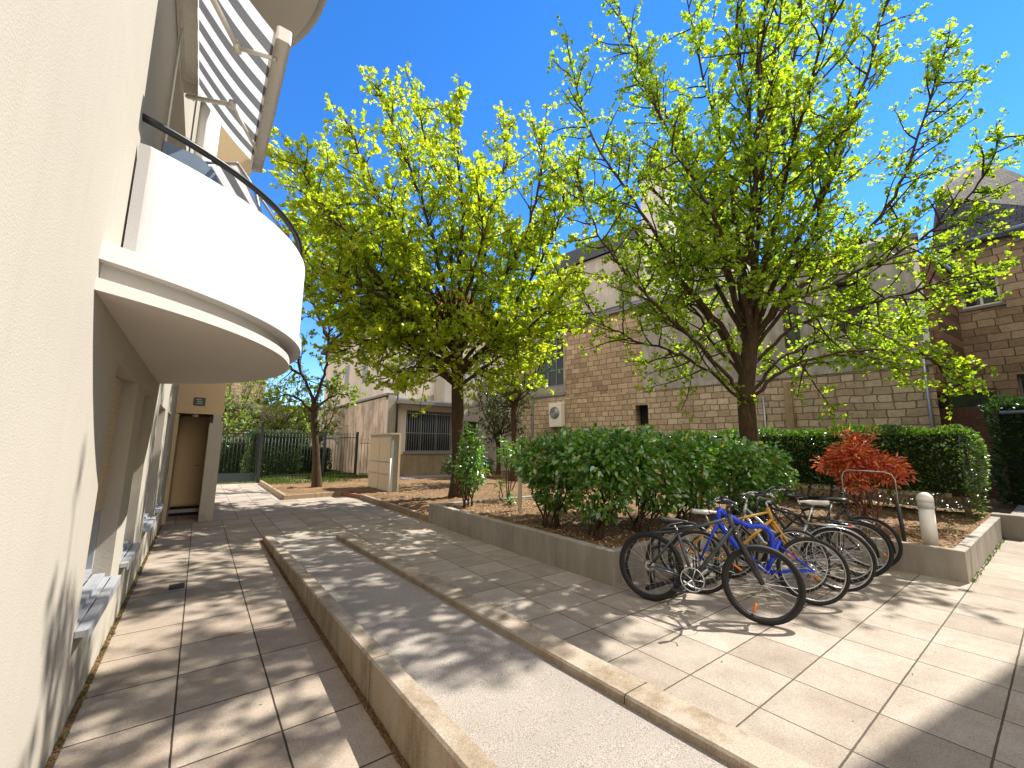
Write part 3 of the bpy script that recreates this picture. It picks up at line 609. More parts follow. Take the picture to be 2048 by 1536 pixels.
o = bpy.data.objects.new('canopy', me); col.objects.link(o); o.parent = aw
mb = MB(); mb.bbox(-0.455, -0.33, ay0-0.05, ay1+0.03, 4.82, 4.97, 0.02, Wm); mb.build('roller_box', 'awning_metal', aw)
mb = MB(); mb.bbox(ax1-0.025, ax1+0.065, ay0-0.05, ay1+0.05, az1-0.06, az1+0.05, 0.012, Wm); fb = mb.build('front_bar', 'awning_metal', aw)
MB().box(ax1+0.0655, ax1+0.069, ay0-0.03, ay1+0.03, az1-0.02, az1+0.012, Wm).build('bar_groove', 'black_plastic', fb)
def arm(ya, ye, yb):
    a = Vector((-0.40, ya, 4.74)); e = Vector((-0.06, ye, 4.50)); b = Vector((ax1, yb, az1-0.02)); mb = MB()
    mb.tube([a, e], 0.022, 6, True, Wm, 0.8); mb.tube([e, b], 0.018, 6, True, Wm, 0.8); mb.tube([e+Vector((0, 0, -0.03)), e+Vector((0, 0, 0.03))], 0.03, 10, True, Wm); mb.build('folding_arm', 'awning_metal', aw)
arm(4.47, 4.0, 4.3); arm(2.98, 3.35, 3.1)
mb = MB(); mb.tube([(0.19, ay1+0.03, az1-0.03), (0.12, ay1+0.12, az1-0.08), (0.0, ay1+0.18, az1-0.1)], 0.011, 6, True, Wm); mb.build('crank_eye', 'awning_metal', aw)
mb = MB(); mb.tube([(-0.44, 3.9, 4.84), (-0.435, 3.9, 3.4), (-0.43, 3.92, 3.1)], 0.008, 6, True, Wm); mb.tube([(-0.43, 3.82, 4.84), (-0.43, 3.84, 3.2)], 0.005, 5, True, Wm); mb.build('crank_rod', 'white_paint', aw)

# building across the yard, out of the picture to the right, whose corner shades the paving there
nb = thing('corner_building', 'plain rendered building behind the viewer shading the plaza corner', 'building', (0, 0, 0))
nb.location = (10.3, -0.62, 0); nb.rotation_euler = (0, 0, math.atan2(-0.178, 1))
mb = MB(); mb.box(0, 14, -10, 0, 0, 10.25); mb.build('wall', 'cream_render', nb)
mb = MB(); mb.box(0.05, 14, -10, -0.05, 10.25, 10.5); mb.build('roof', 'grey_slate', nb)
# ============================================================ stone hall beyond the planter
hs = thing('stone_hall', 'old hall of pale rubble stone below and grey render above, behind the hedge', 'building', (16.36, 21.41, 0), math.atan2(-0.99, 0.139))
L = 19.25
facade(0, L, -0.1, 4.45, [(8.53, 9.22, 2.7, 3.72, 0.5)], 0.3, 0.6).build('stone_wall', 'pale_stone', hs)
facade(4.1, 9.0, 4.45, 8.8, [], 0.3, 0.6).build('upper_stone_wall', 'brown_stone', hs)
facade(0, 4.1, 4.45, 8.8, [(1.9, 3.95, 5.2, 8.3, 0.25)], 0.3, 0.6).build('render_wall', 'grey_render', hs)
facade(9.0, L, 4.47, 8.8, [(15.2, 15.75, 5.6, 7.5, 0.25), (16.84, 17.9, 5.95, 7.82, 0.25)], 0.3, 0.6).build('render_wall', 'grey_render', hs)
mb = MB(); mb.box(8.53, 9.22, 0.495, 0.499, 2.7, 3.72); mb.build('vent_opening', 'dark_void', hs)
window(hs, 1.9, 3.95, 5.2, 8.3, 0.25, 'blue_grey_plastic', 'sky_glass', 3, 3, 0.12)
window(hs, 15.2, 15.75, 5.6, 7.5, 0.25, 'brown_wood', 'dark_glass', 1, 2, 0.06)
window(hs, 16.84, 17.9, 5.95, 7.82, 0.25, 'brown_wood', 'dark_glass', 2, 2, 0.07)
mb = MB(); mb.box(16.75, 17.99, -0.06, 0, 7.82, 7.95); mb.build('lintel', 'slab_stone', hs); mb = MB(); mb.box(1.4, 4.1, -0.10, 0, 4.62, 4.80); mb.box(1.4, 1.6, -0.06, 0, 0, 4.62); mb.build('door_surround', 'slab_stone', hs)
mb = MB(); mb.box(9.0, L+0.02, -0.05, 0, 4.40, 4.52); mb.build('ledge', 'grey_render', hs)
mb = MB(); mb.box(-0.1, L+0.1, -0.18, 0.7, 8.8, 8.95); mb.build('eave', 'slab_stone', hs)
mb = MB(); mb.box(L-0.12, L+0.03, -0.08, -0.001, 5.2, 8.8); mb.build('corner_trim', 'white_paint', hs)
MB().tube([(L-0.2, -0.08, 0.2), (L-0.2, -0.08, 5.2)], 0.05, 8).build('drain_pipe', 'grey_metal', hs); MB().tube([(14.3, -0.07, 0.1), (14.3, -0.07, 3.7)], 0.04, 8).build('drain_pipe', 'grey_metal', hs)
mb = MB(); mb.box(15.05, 15.3, -0.14, 0, 0, 4.2); mb.build('buttress', 'low_wall_render', hs)
mb = MB(); mb.add([(0, -0.2, 8.95), (L, -0.2, 8.95), (L, 5, 11.2), (0, 5, 11.2), (0, 5, 8.95), (L, 5, 8.95)], [(0, 1, 2, 3), (0, 3, 4), (1, 5, 2), (3, 2, 5, 4)]); rf = mb.build('roof', 'grey_slate', hs)
hd = {'o': hs}
ac = thing('air_conditioner', 'white air conditioning unit on the stone wall above the bushes', 'air conditioner', (0, 0, 0)); ac.matrix_world = Matrix.Translation((16.36, 21.41, 0)) @ Matrix.Rotation(math.atan2(-0.99, 0.139), 4, 'Z')
mb = MB(); mb.bbox(3.15, 4.05, -0.42, -0.01, 2.75, 4.15, 0.03); mb.build('case', 'white_paint', ac)
mb = MB()
for k in range(7): mb.torus((3.6, -0.425, 3.55), (0, 1, 0), 0.09+0.045*k, 0.009, 32, 6)
for k in range(8): t = k*math.pi/4; mb.tube([(3.6+0.08*math.cos(t), -0.425, 3.55+0.08*math.sin(t)), (3.6+0.37*math.cos(t), -0.425, 3.55+0.37*math.sin(t))], 0.006, 5)
mb.build('fan_grille', 'grey_metal', ac)
mb = MB(); mb.lathe([(0.36, 0), (0.36, 0.004)], 32, Matrix.Translation((3.6, -0.421, 3.55)) @ Matrix.Rotation(R(90), 4, 'X')); mb.build('fan_recess', 'grey_metal', ac)
mb = MB(); mb.box(3.25, 3.32, -0.4, 0, 2.6, 2.75); mb.build('bracket', 'grey_metal', ac)

nv = thing('nave', 'tall pale rendered nave with a steep grey slate roof rising behind the stone hall', 'building', (0, 0, 0)); nv.matrix_world = Matrix.Translation((27, 30, 0)) @ Matrix.Rotation(math.atan2(-0.99, 0.139), 4, 'Z')
facade(0, 17, 0, 19, [(3, 4.2, 11, 16, 0.3), (8, 9.2, 11, 16, 0.3), (13, 14.2, 11, 16, 0.3)], 0.3, 6).build('wall', 'nave_render', nv)
for a in (3, 8, 13): window(nv, a, a+1.2, 11, 16, 0.3, 'slab_stone', 'dark_glass', 2, 4, 0.08)
mb = MB(); mb.add([(-0.3, -0.3, 19), (17.3, -0.3, 19), (17.3, 6.3, 19), (-0.3, 6.3, 19), (-0.3, 3, 22.5), (17.3, 3, 22.5)], [(0, 1, 5, 4), (2, 3, 4, 5), (1, 2, 5), (3, 0, 4)]); mb.build('roof', 'grey_slate', nv)
bt = thing('bell_turret', 'narrow pale turret with a pointed top catching sun behind the big tree', 'turret', (24.5, 15.5, 0), R(-82))
mb = MB(); mb.box(-0.9, 0.9, -0.9, 0.9, 0, 20.5); mb.build('shaft', 'white_render', bt)
mb = MB(); mb.add([(-1.05, -1.05, 20.5), (1.05, -1.05, 20.5), (1.05, 1.05, 20.5), (-1.05, 1.05, 20.5), (0, 0, 23.8)], [(0, 1, 4), (1, 2, 4), (2, 3, 4), (3, 0, 4), (3, 2, 1, 0)]); mb.build('spire', 'grey_slate', bt)

# ------------------------------------------------------------ brown stone house on the right
bh = thing('brownstone_house', 'brown stone house with a slate roof at the far right', 'building', (22.75, 1.92, 0), math.atan2(-0.995, -0.09))
facade(0, 11, 0, 9.35, [(0.12, 1.12, 6.9, 7.98, 0.22), (1.15, 2.1, 3.35, 4.25, 0.2)], 0.22, 0.5).build('wall', 'brown_stone', bh)
window(bh, 0.12, 1.12, 6.9, 7.98, 0.17, 'white_paint', 'dark_glass', 2, 1, 0.09)
window(bh, 1.15, 2.1, 3.35, 4.25, 0.19, 'slab_stone', 'dark_glass', 2, 1, 0.07)
MB().box(0.04, 1.2, -0.05, 0, 6.8, 6.895).build('sill', 'slab_stone', bh); MB().box(0.0, 1.25, -0.04, 0, 7.99, 8.2).build('lintel', 'slab_stone', bh)
mb = MB(); mb.box(-0.42, -0.0, -2.78, 0.4, 0, 8.35); pier = mb.build('pier', 'pink_stone', bh)
mb = MB(); mb.box(-0.5, 0.06, -2.86, 0.3, 8.35, 8.5); mb.build('pier_cap', 'slab_stone', bh)
mb = MB(); mb.tube([(-0.3, -0.35, 9.36), (11, -0.35, 9.36)], 0.09, 8); mb.build('gutter', 'grey_metal', bh)
def roofmesh(name, polys, mat, parent):
    me = bpy.data.meshes.new(name); vs = []; fs = []; uvs = []
    for p in polys:
        b = len(vs); vs += p; fs.append(tuple(range(b, b+len(p)))); a = Vector(p[0]); e = (Vector(p[1])-a).normalized(); nn = e.cross(Vector(p[-1])-a).normalized(); f = nn.cross(e)
        uvs += [((Vector(q)-a).dot(e), (Vector(q)-a).dot(f)) for q in p]
    me.from_pydata(vs, [], fs); me.materials.append(M[mat]); uv = me.uv_layers.new()
    for pl in me.polygons:
        for li in pl.loop_indices: uv.data[li].uv = uvs[me.loops[li].vertex_index]
    o = bpy.data.objects.new(name, me); col.objects.link(o); o.parent = parent; return o
bpy.context.view_layer.update(); inv = bh.matrix_world.inverted()
def rp_(x, y, X): return tuple(inv @ onx(x, y, X))
g0, g1, b0, b1, b2_ = rp_(1862, 500, 22.4), rp_(2250, 428, 22.4), rp_(1872, 396, 24.6), rp_(1955, 405, 24.6), rp_(2250, 470, 24.6)
b1 = tuple((b0[i]+b2_[i])/2 for i in range(3)); c0, c1, c2 = rp_(1892, 358, 27.5), rp_(1960, 317, 28), rp_(2250, 430, 27.5)
roofmesh('lower_roof', [[g0, g1, b2_, b1, b0], [(g0[0]-0.2, 9, g0[2]), g0, b0, (b0[0], 9, b0[2])], [(b0[0], 10, b0[2]), (b0[0], b0[1], b0[2]+0.02), c0, (c0[0], 9, c0[2])]], 'shaded_slate', bh)  # shade of the lower and side slopes put into a darker slate colour
roofmesh('upper_roof', [[(b0[0], b0[1]-0.03, b0[2]+0.02), (b2_[0], b2_[1]-0.03, b2_[2]+0.02), c2], [(b0[0], b0[1]-0.03, b0[2]+0.02), c2, c1], [(b0[0], b0[1]-0.03, b0[2]+0.02), c1, c0], [c0, c1, c2, (c2[0], 14, c2[2]-3), (c0[0], 14, c0[2]-3)]], 'grey_slate', bh)  # sunlit tone of the upper slopes put into a paler slate colour
mb = MB(); mb.tube([b0, b1, b2_], 0.05, 6); mb.build('roof_flashing', 'grey_metal', bh)
mb = MB(); mb.box(0.3, 0.9, 0.75, 1.2, 10.05, 10.35); mb.build('roof_light', 'white_paint', bh)
dw = thing('wooden_gate', 'dark red brown timber door with a glass band between the two stone houses', 'door', (19.8, 2.45, 0), math.atan2(-0.995, -0.05))
mb = MB()
for k in range(9): mb.box(0, 1.25, -0.03, 0.03, 0.05+k*0.325, 0.05+k*0.325+0.31)
mb.build('boards', 'brown_wood', dw)
mb = MB(); mb.box(-0.08, 0.0, -0.06, 0.1, 0, 3.55); mb.box(1.25, 1.33, -0.06, 0.1, 0, 3.55); mb.box(0, 1.25, -0.06, 0.1, 3.45, 3.55); mb.build('frame', 'brown_wood', dw)
mb = MB(); mb.box(0.0, 1.25, 0.0, 0.02, 2.98, 3.45); mb.build('transom', 'dark_glass', dw)

# ------------------------------------------------------------ low house with the barred window, buildings behind
lh = thing('low_house', 'low stained rendered house with a large barred window behind the cabinet', 'house', (6.95, 19.0, 0))
facade(0, 3.75, 0, 3.75, [(0.92, 3.45, 1.3, 3.3, 0.22)], 0.22, 0.4).build('front_wall', 'pale_render', lh)
mb = MB(); mb.box(-0.02, 0.28, -0.12, -0.001, 0, 3.95); mb.build('pilaster', 'grey_render', lh)
mb = MB(); mb.box(0.55, 3.75, -0.09, -0.001, 0, 1.18); mb.build('plinth', 'low_wall_render', lh)
w = window(lh, 0.92, 3.45, 1.3, 3.3, 0.2, 'slab_stone', 'dark_glass', 3, 1, 0.06)
mb = MB()
for k in range(21): u = 0.97+k*0.121; mb.tube([(u, -0.03, 1.2), (u, -0.03, 3.26)], 0.012, 6)
for z in (1.3, 2.2, 3.15): mb.box(0.92, 3.45, -0.04, -0.03, z-0.015, z+0.015)
mb.build('window_bars', 'grey_metal', w)
mb = MB(); mb.box(0.82, 3.6, -0.14, -0.001, 1.19, 1.29); mb.build('sill', 'slab_stone', w)
mb = MB(); mb.box(0.35, 4.2, -0.5, -0.001, 3.55, 3.72); mb.build('canopy_slab', 'slab_stone', lh)
mb = MB(); mb.tube([(0.42, -0.06, 0), (0.42, -0.06, 5.5)], 0.045, 8); mb.build('drain_pipe', 'black_metal', lh)
SW = Matrix.Translation((0, 0, 0)) @ Matrix.Rotation(R(-90), 4, 'Z')   # side wall faces -x
mb = MB(); mb.box(0, 0.35, 0.4, 12.5, 0, 3.9); mb.build('side_wall', 'stained_render', lh)
mb = MB(); mb.box(-0.08, 0.45, 0.0, 12.6, 3.95, 4.05); mb.build('coping', 'slab_stone', lh)
mb = MB(); mb.box(0.36, 4.2, 0.41, 3.0, 3.76, 3.9); mb.build('flat_roof', 'slab_stone', lh)
o = MB().bbox(7.2, 10.4, 17.6, 18.9, 0.0, 0.17, 0.02).build('doorstep_slab', 'slab_stone'); tag(o, 'flat grey stone slab lying at the foot of the barred window', 'slab')
ww = thing('white_garden_wall', 'long white rendered wall beyond the fence', 'wall', (6.95, 31.6, 0))
mb = MB(); mb.box(0, 0.35, 0.0, 20, 0, 4.2); mb.build('wall', 'white_render', ww); mb = MB(); mb.box(-0.06, 0.41, 0, 20, 4.2, 4.3); mb.build('coping', 'slab_stone', ww)
tb = thing('town_house', 'pale upper storey house with a red tiled roof behind the low house', 'house', (7.8, 22.2, 0))
facade(0, 9, 0, 9.2, [(1.4, 2.3, 5.4, 7.0, 0.2), (4.2, 5.1, 5.4, 7.0, 0.2)], 0.2, 0.4).build('front_wall', 'pale_render', tb)
for a in (1.4, 4.2): window(tb, a, a+0.9, 5.4, 7.0, 0.2, 'white_paint', 'dark_glass', 2, 2, 0.06)
mb = MB(); mb.box(0, 0.4, 0.41, 14, 0, 9.2); mb.build('side_wall', 'pale_render', tb)
mb = MB()
for y0, z0 in ((3, 5.4), (7, 5.4), (10.5, 5.4)):
    mb.box(-0.02, 0.0, y0, y0+1.0, z0, z0+1.7)
sw = mb.build('shutters', 'grey_metal', tb)
roofmesh('roof', [[(-0.5, 14.5, 9.2), (-0.5, -0.5, 9.2), (4.5, -0.5, 11.4), (4.5, 14.5, 11.4)], [(9.5, -0.5, 9.2), (9.5, 14.5, 9.2), (4.5, 14.5, 11.4), (4.5, -0.5, 11.4)], [(-0.5, -0.5, 9.2), (9.5, -0.5, 9.2), (4.5, -0.5, 11.4)]], 'red_tile', tb)
mb = MB(); mb.box(-0.45, 9.4, -0.45, 14.4, 9.02, 9.18); mb.build('eave', 'brown_wood', tb)
fb_ = thing('far_brown_house', 'far brown house whose roof corner shows beside the balcony', 'house', (-6, 46, 0))
mb = MB(); mb.box(0, 10.6, 0, 10, 0, 22.5); mb.build('wall', 'brown_stone', fb_); mb = MB(); mb.box(-0.5, 11.3, -0.6, 10.5, 22.5, 23.4); mb.build('roof', 'red_tile', fb_)
gw_ = MB().box(-14, 6.9, 36, 36.4, 0, 4.6).build('rubble_wall', 'grey_rubble'); tag(gw_, 'grey rubble wall closing the garden behind the gate', 'wall')
bw = thing('passage_wall', 'dark recessed wall with a doorway between low house and stone hall', 'wall', (10.72, 20.6, 0), R(4))
facade(0, 5.8, 0, 6.5, [(0.5, 2.4, 0, 3.0, 1.0)], 0.5, 1.2).build('wall', 'nave_render', bw)
mb = MB(); mb.box(0.5, 2.4, 0.95, 0.99, 0, 3.0); mb.build('doorway', 'dark_void', bw)

# ------------------------------------------------------------ gate and fences
gt = thing('metal_gate', 'dark metal bar gate with a solid kick plate at the end of the path', 'gate', (0, 20.35, 0))
mb = MB(); mb.box(-0.42, 1.98, -0.02, 0.02, 0.06, 0.42); mb.build('kick_plate', 'dark_green_metal', gt)
mb = MB()
for k in range(18): u = -0.34+k*0.132; mb.tube([(u, 0, 0.42), (u, 0, 2.02)], 0.011, 6)
mb.build('bars', 'dark_green_metal', gt)
mb = MB(); mb.box(-0.42, 1.98, -0.025, 0.025, 1.98, 2.04); mb.box(-0.42, 1.98, -0.02, 0.02, 1.62, 1.65); mb.box(-0.45, -0.4, -0.025, 0.025, 0.05, 2.06); mb.box(1.94, 1.98, -0.024, 0.024, 0.42, 1.98); mb.build('gate_frame', 'dark_green_metal', gt)
mb = MB(); mb.box(2.0, 2.13, -0.07, 0.07, -0.02, 2.25); mb.build('post', 'black_metal', gt)
def fence(name, label, x0, x1, y0, y1, n, posts, mat, zb, h, group=None):
    f = thing(name, label, 'fence', (0, 0, 0), 0, group); mb = MB()
    for k in range(n):
        t = (k+0.5)/n; x = x0+(x1-x0)*t; y = y0+(y1-y0)*t
        mb.tube([(x, y, zb+0.05), (x, y, zb+h)], 0.011, 6); mb.tube([(x, y, zb+h), (x, y, zb+h+0.07), (x+0.025, y, zb+h+0.09)], [0.011, 0.016, 0.006], 6)
    mb.build('bars', mat, f)
    mb = MB()
    for z in (0.18, h-0.12): mb.tube([(x0, y0, zb+z), (x1, y1, zb+z)], 0.018, 6)
    mb.build('rail', mat, f)
    for t in posts: x = x0+(x1-x0)*t; y = y0+(y1-y0)*t; MB().bbox(x-0.05, x+0.05, y-0.05, y+0.05, -0.02, zb+h+0.16, 0.01).build('post', 'dark_green_metal', f)
    return f
fence('metal_fence', 'dark metal bar fence with curled tips behind the young tree', 2.14, 6.0, 20.38, 20.32, 30, (0.63, 1.0), 'dark_green_metal', 0.1, 1.95)
fence('rusty_fence', 'thin rusty wire fence between the end post and the cabinet', 6.08, 7.3, 20.1, 19.3, 10, (), 'rusty_metal', 0.1, 1.7)

# ------------------------------------------------------------ cabinet, posts, bollards
cb = thing('utility_cabinet', 'tan utility cabinet with six door panels standing on the soil bed', 'cabinet', (5.02, 13.25, 0))
mb = MB(); mb.box(0, 0.28, 0, 2.1, 0.04, 1.95); mb.build('case', 'cabinet_grey', cb)
for a, b in ((0.03, 1.02), (1.06, 2.07)):
    for c, d in ((0.14, 0.62), (0.66, 1.02), (1.06, 1.86)):
        m = MB(); m.box(-0.022, 0.0, a, b, c, d); m.build('door_panel', 'cabinet_tan', cb)
mb = MB(); mb.box(-0.05, 0.31, -0.03, 2.13, 1.95, 2.0); mb.box(0.24, 0.31, -0.03, -0.001, 0.04, 1.95); mb.build('trim', 'cabinet_tan', cb)
mb = MB(); mb.box(0.02, 0.26, 0.05, 2.05, -0.02, 0.04); mb.build('plinth', 'edging_brick', cb)
o = MB().tube([(4.75, 12.6, 0.05), (4.78, 12.62, 1.2)], 0.025, 8).build('white_stake', 'white_paint'); tag(o, 'thin white stake leaning in front of the tan cabinet', 'stake')
wp = thing('post_light', 'slender white post light with a cupped head beside the left bushes', 'post light', (5.21, 6.66, 0.32))
MB().lathe([(0.042, -0.05), (0.042, 0.88), (0.05, 0.9)], 16).build('post', 'white_paint', wp)
MB().lathe([(0.05, 0.9), (0.095, 0.955), (0.10, 0.97), (0.06, 0.962), (0.05, 0.93)], 18).build('lamp_head', 'white_paint', wp)
bo = thing('bollard_light', 'white bollard light with a domed head beside the red shrub', 'bollard', (8.01, 1.25, 0.32))
MB().lathe([(0.082, -0.03), (0.082, 0.50)], 28).build('post', 'white_paint', bo)
MB().lathe([(0.088, 0.50), (0.088, 0.585)], 28).build('lens', 'lamp_diffuser', bo)
MB().lathe([(0.090, 0.585), (0.090, 0.62), (0.082, 0.655), (0.062, 0.685), (0.035, 0.703), (0.004, 0.71)], 28).build('cap', 'white_paint', bo)
hr_ = thing('hoop_rail', 'thin pale bent metal hoop in front of the red shrub', 'hoop rail', (0, 0, 0))
p0 = Vector((7.95, 1.50, 0.30)); mb = MB()
mb.tube([p0, p0+Vector((0.0, 0.02, 0.52))], 0.024, 8); mb.build('foot_sleeve', 'black_metal', hr_)
q0 = p0+Vector((0.0, 0.02, 0.52)); mb = MB(); mb.tube([q0, q0+Vector((0, 0.0, 0.36)), q0+Vector((-0.01, 0.03, 0.43)), q0+Vector((-0.02, 0.10, 0.46)), q0+Vector((0.02, 0.52, 0.47)), q0+Vector((0.02, 0.59, 0.44)), q0+Vector((0.02, 0.62, 0.35)), q0+Vector((0.02, 0.62, -0.5))], 0.008, 8); mb.build('tube', 'alu', hr_)

# ============================================================ bicycles
def bicycle(label, rear, front, spec, lean=0.0, steer=0.0):
    rear = Vector((*rear, 0)); front = Vector((*front, 0)); d = front-rear; wb = d.length
    root = thing('bicycle', label, 'bicycle', rear, 0, 'bicycles parked in the rack'); root.rotation_mode = 'XYZ'
    root.matrix_world = Matrix.Translation(rear) @ Matrix.Rotation(math.atan2(d.y, d.x), 4, 'Z') @ Matrix.Rotation(lean, 4, 'X')
    g = spec.get; wr = g('r', 0.335); fm = spec['frame']; tw = g('tyre', 0.022)
    BB = Vector((0.43, 0, 0.285)); ST = Vector((0.27, 0, g('st', 0.76))); HT = Vector((wb-0.25, 0, g('ht', 0.90))); HB = HT+Vector((0.035, 0, -0.14)); AX = Vector((0, 0, wr)); FX = Vector((wb, 0, wr))
    ax = (HT-HB).normalized(); S = Matrix.Translation(HB) @ Matrix.Rotation(steer, 4, ax) @ Matrix.Translation(-HB)
    def wheel(c, m, name, rear_):
        w = MB(); rimr = wr-tw*2-0.006
        for k in range(g('spokes', 28)):
            t = 2*math.pi*k/g('spokes', 28); s = 0.03 if k % 2 else -0.03; t2 = t+(0.5 if k % 4 < 2 else -0.5)
            w.tube([c+Vector((0.02*math.cos(t2), s, 0.02*math.sin(t2))), c+Vector((rimr*math.cos(t), 0, rimr*math.sin(t)))], 0.0012, 4, False, m)
        w.tube([c+Vector((0, -0.045, 0)), c+Vector((0, 0.045, 0))], 0.018, 10, True, m); w.tube([c+Vector((0, -0.065, 0)), c+Vector((0, 0.065, 0))], 0.007, 8, True, m)
        wo_ = w.build(name, 'alu', root)
        MB().torus(c, (0, 1, 0), wr-tw, tw, 56, 10, m, 1.0).build('tyre', 'rubber', wo_)
        rm = MB(); rm.torus(c, (0, 1, 0), rimr+0.008, 0.010, 56, 8, m); rm.build('rim', g('rim', 'alu'), wo_)
        if g('reflector') and (not rear_ or g('rref')):
            for t in g('refs', (-2.2,)):
                q = c+Vector((math.cos(t), 0, math.sin(t)))*(rimr*0.80); e = Vector((math.cos(t), 0, math.sin(t)))
                MB().tube([q-e*0.042, q+e*0.042], 0.021, 8, True, m, 0.5).build('spoke_reflector', 'orange_plastic', wo_)
        if rear_:
            cs = MB()
            for k in range(5): cs.torus(c+Vector((0, -0.028-0.005*k, 0)), (0, 1, 0), 0.05-0.006*k, 0.0035, 20, 5)
            cs.build('cassette', 'chrome', wo_)
        return wo_
    I = Matrix.Identity(4)
    wheel(AX, I, 'rear_wheel', True); wheel(FX, S, 'front_wheel', False)
    f = MB(); tr = g('tube', 0.017)
    if g('style', 'diamond') == 'step':
        f.tube([HB+Vector((0, 0, 0.03)), (HB+BB)*0.5+Vector((0.06, 0, -0.06)), BB], tr*1.2, 10); f.tube([HT+Vector((0.01, 0, -0.04)), (HT*0.5+BB*0.5)+Vector((0.0, 0, 0.02)), BB+(ST-BB)*0.45], tr, 10)
    elif g('style') == 'curve':
        f.tube([HT+Vector((0, 0, -0.03)), HT+Vector((-0.10, 0, -0.08)), HT+Vector((-0.20, 0, -0.14)), HT+Vector((-0.30, 0, -0.175)), HT+Vector((-0.38, 0, -0.165)), HT+Vector((-0.45, 0, -0.18)), HT+Vector((-0.50, 0, -0.25)), BB+(ST-BB)*0.45], tr*1.35, 12)
        f.tube([HB, (HB+BB)*0.5+Vector((0.03, 0, -0.03)), BB], tr*1.5, 10)
    else:
        f.tube([HT+Vector((0.01, 0, -0.04)), ST+Vector((0, 0, -0.04))], tr, 10); f.tube([HB+Vector((0, 0, 0.02)), BB], tr*1.2, 10)
    f.tube([BB, ST], tr, 10); f.tube([HB-ax*0.01, HT+ax*0.01], tr*1.25, 10)
    for s in (-1, 1):
        f.tube([BB+Vector((-0.03, 0.03*s, 0)), AX+Vector((0.03, 0.055*s, 0)), AX+Vector((0, 0.06*s, 0))], 0.010, 8)
        f.tube([ST+Vector((0.015, 0.02*s, -0.06)), AX+Vector((0, 0.06*s, 0))], 0.009, 8)
    f.tube([BB+Vector((0, -0.04, 0)), BB+Vector((0, 0.04, 0))], 0.022, 12); f.build('frame', fm, root)
    k = MB(); cr = HB-ax*0.02
    for s in (-1, 1): k.tube([cr+Vector((0, 0.012*s, 0)), cr+Vector((0.006, 0.052*s, -0.03)), FX*0.35+cr*0.65+Vector((0.0, 0.055*s, 0)), FX+Vector((0, 0.055*s, 0))], [0.015, 0.017, g('fr', 0.013), g('fr', 0.013)*0.75], 8, True, S)
    k.tube([cr+Vector((0, -0.05, 0)), cr+Vector((0, 0.05, 0))], 0.016, 8, True, S); k.build('fork', g('fork', fm), root)
    ST2 = HT+ax*0.07; h = MB(); hw = g('bar', 0.29); fwd = 0.07
    h.tube([HT, ST2], 0.013, 8, True, S); h.tube([ST2, ST2+Vector((fwd, 0, 0.02))], 0.014, 8, True, S)
    pts = [ST2+Vector(v) for v in ((-0.06, -hw, 0.05), (0.02, -hw*0.75, 0.05), (fwd, -0.08, 0.02), (fwd, 0.08, 0.02), (0.02, hw*0.75, 0.05), (-0.06, hw, 0.05))]
    if g('swept'): pts = [ST2+Vector(v) for v in ((-0.22, -hw, 0.07), (-0.06, -hw*0.95, 0.09), (fwd, -0.10, 0.03), (fwd, 0.10, 0.03), (-0.06, hw*0.95, 0.09), (-0.22, hw, 0.07))]
    h.tube(pts, 0.0105, 8, True, S); hb = h.build('handlebar', g('barmat', 'chrome'), root)
    for a, b in ((pts[0], pts[1]), (pts[-1], pts[-2])):
        MB().tube([a, a+(b-a)*0.75], 0.0165, 8, True, S).build('grip', 'black_plastic', hb)
        q = a+(b-a)*0.85; MB().tube([q, q+Vector((0.05, 0, -0.01)), q+Vector((0.06, (a.y-b.y)*1.0, -0.03))], 0.005, 6, True, S).build('brake_lever', 'chrome', hb)
    cb_ = MB(); cb_.tube([ST2+Vector((0.05, 0.12, 0.03)), ST2+Vector((0.14, 0.08, -0.05)), HB+Vector((0.05, 0.03, 0.02)), BB*0.5+HB*0.5+Vector((0, 0.02, 0.02))], 0.003, 5, True, S)
    cb_.tube([ST2+Vector((0.05, -0.12, 0.03)), ST2+Vector((0.15, -0.05, -0.04)), HB+Vector((0.045, -0.02, -0.03))], 0.003, 5, True, S); cb_.build('cables', 'black_plastic', root)
    if g('saddle'):
        SP = ST+(ST-BB).normalized()*g('post', 0.14); MB().tube([ST-(ST-BB).normalized()*0.02, SP], 0.0125, 8).build('seat_post', 'chrome', root)
        sv = []; prof = [(-0.15, 0.03, 0.004), (-0.145, 0.088, 0.0), (-0.09, 0.10, -0.002), (-0.02, 0.068, -0.006), (0.03, 0.028, -0.006), (0.09, 0.018, -0.004), (0.135, 0.014, -0.008), (0.145, 0.005, -0.014)]
        for x, w_, z in prof:
            for t in range(10): an = 2*math.pi*t/10; sv.append(SP+Vector((x, w_*math.cos(an), 0.035+z+(0.022 if math.sin(an) > 0 else 0.034)*math.sin(an)*(1 if w_ > 0.02 else 0.5))))
        sf = [(i*10+t, i*10+(t+1) % 10, (i+1)*10+(t+1) % 10, (i+1)*10+t) for i in range(7) for t in range(10)]+[tuple(range(9, -1, -1)), tuple(70+t for t in range(10))]
        sd = MB().add(sv, sf, True).build('saddle', g('saddle'), root)
        MB().tube([SP+Vector((-0.08, 0.02, 0.015)), SP+Vector((0.0, 0.02, -0.005)), SP+Vector((0.09, 0.01, 0.02))], 0.004, 6).tube([SP+Vector((-0.08, -0.02, 0.015)), SP+Vector((0.0, -0.02, -0.005)), SP+Vector((0.09, -0.01, 0.02))], 0.004, 6).build('saddle_rail', 'chrome', sd)
    c = MB(); cr_ = g('ring', 0.085)
    c.torus(BB+Vector((0, -0.055, 0)), (0, 1, 0), cr_, 0.007, 32, 6)
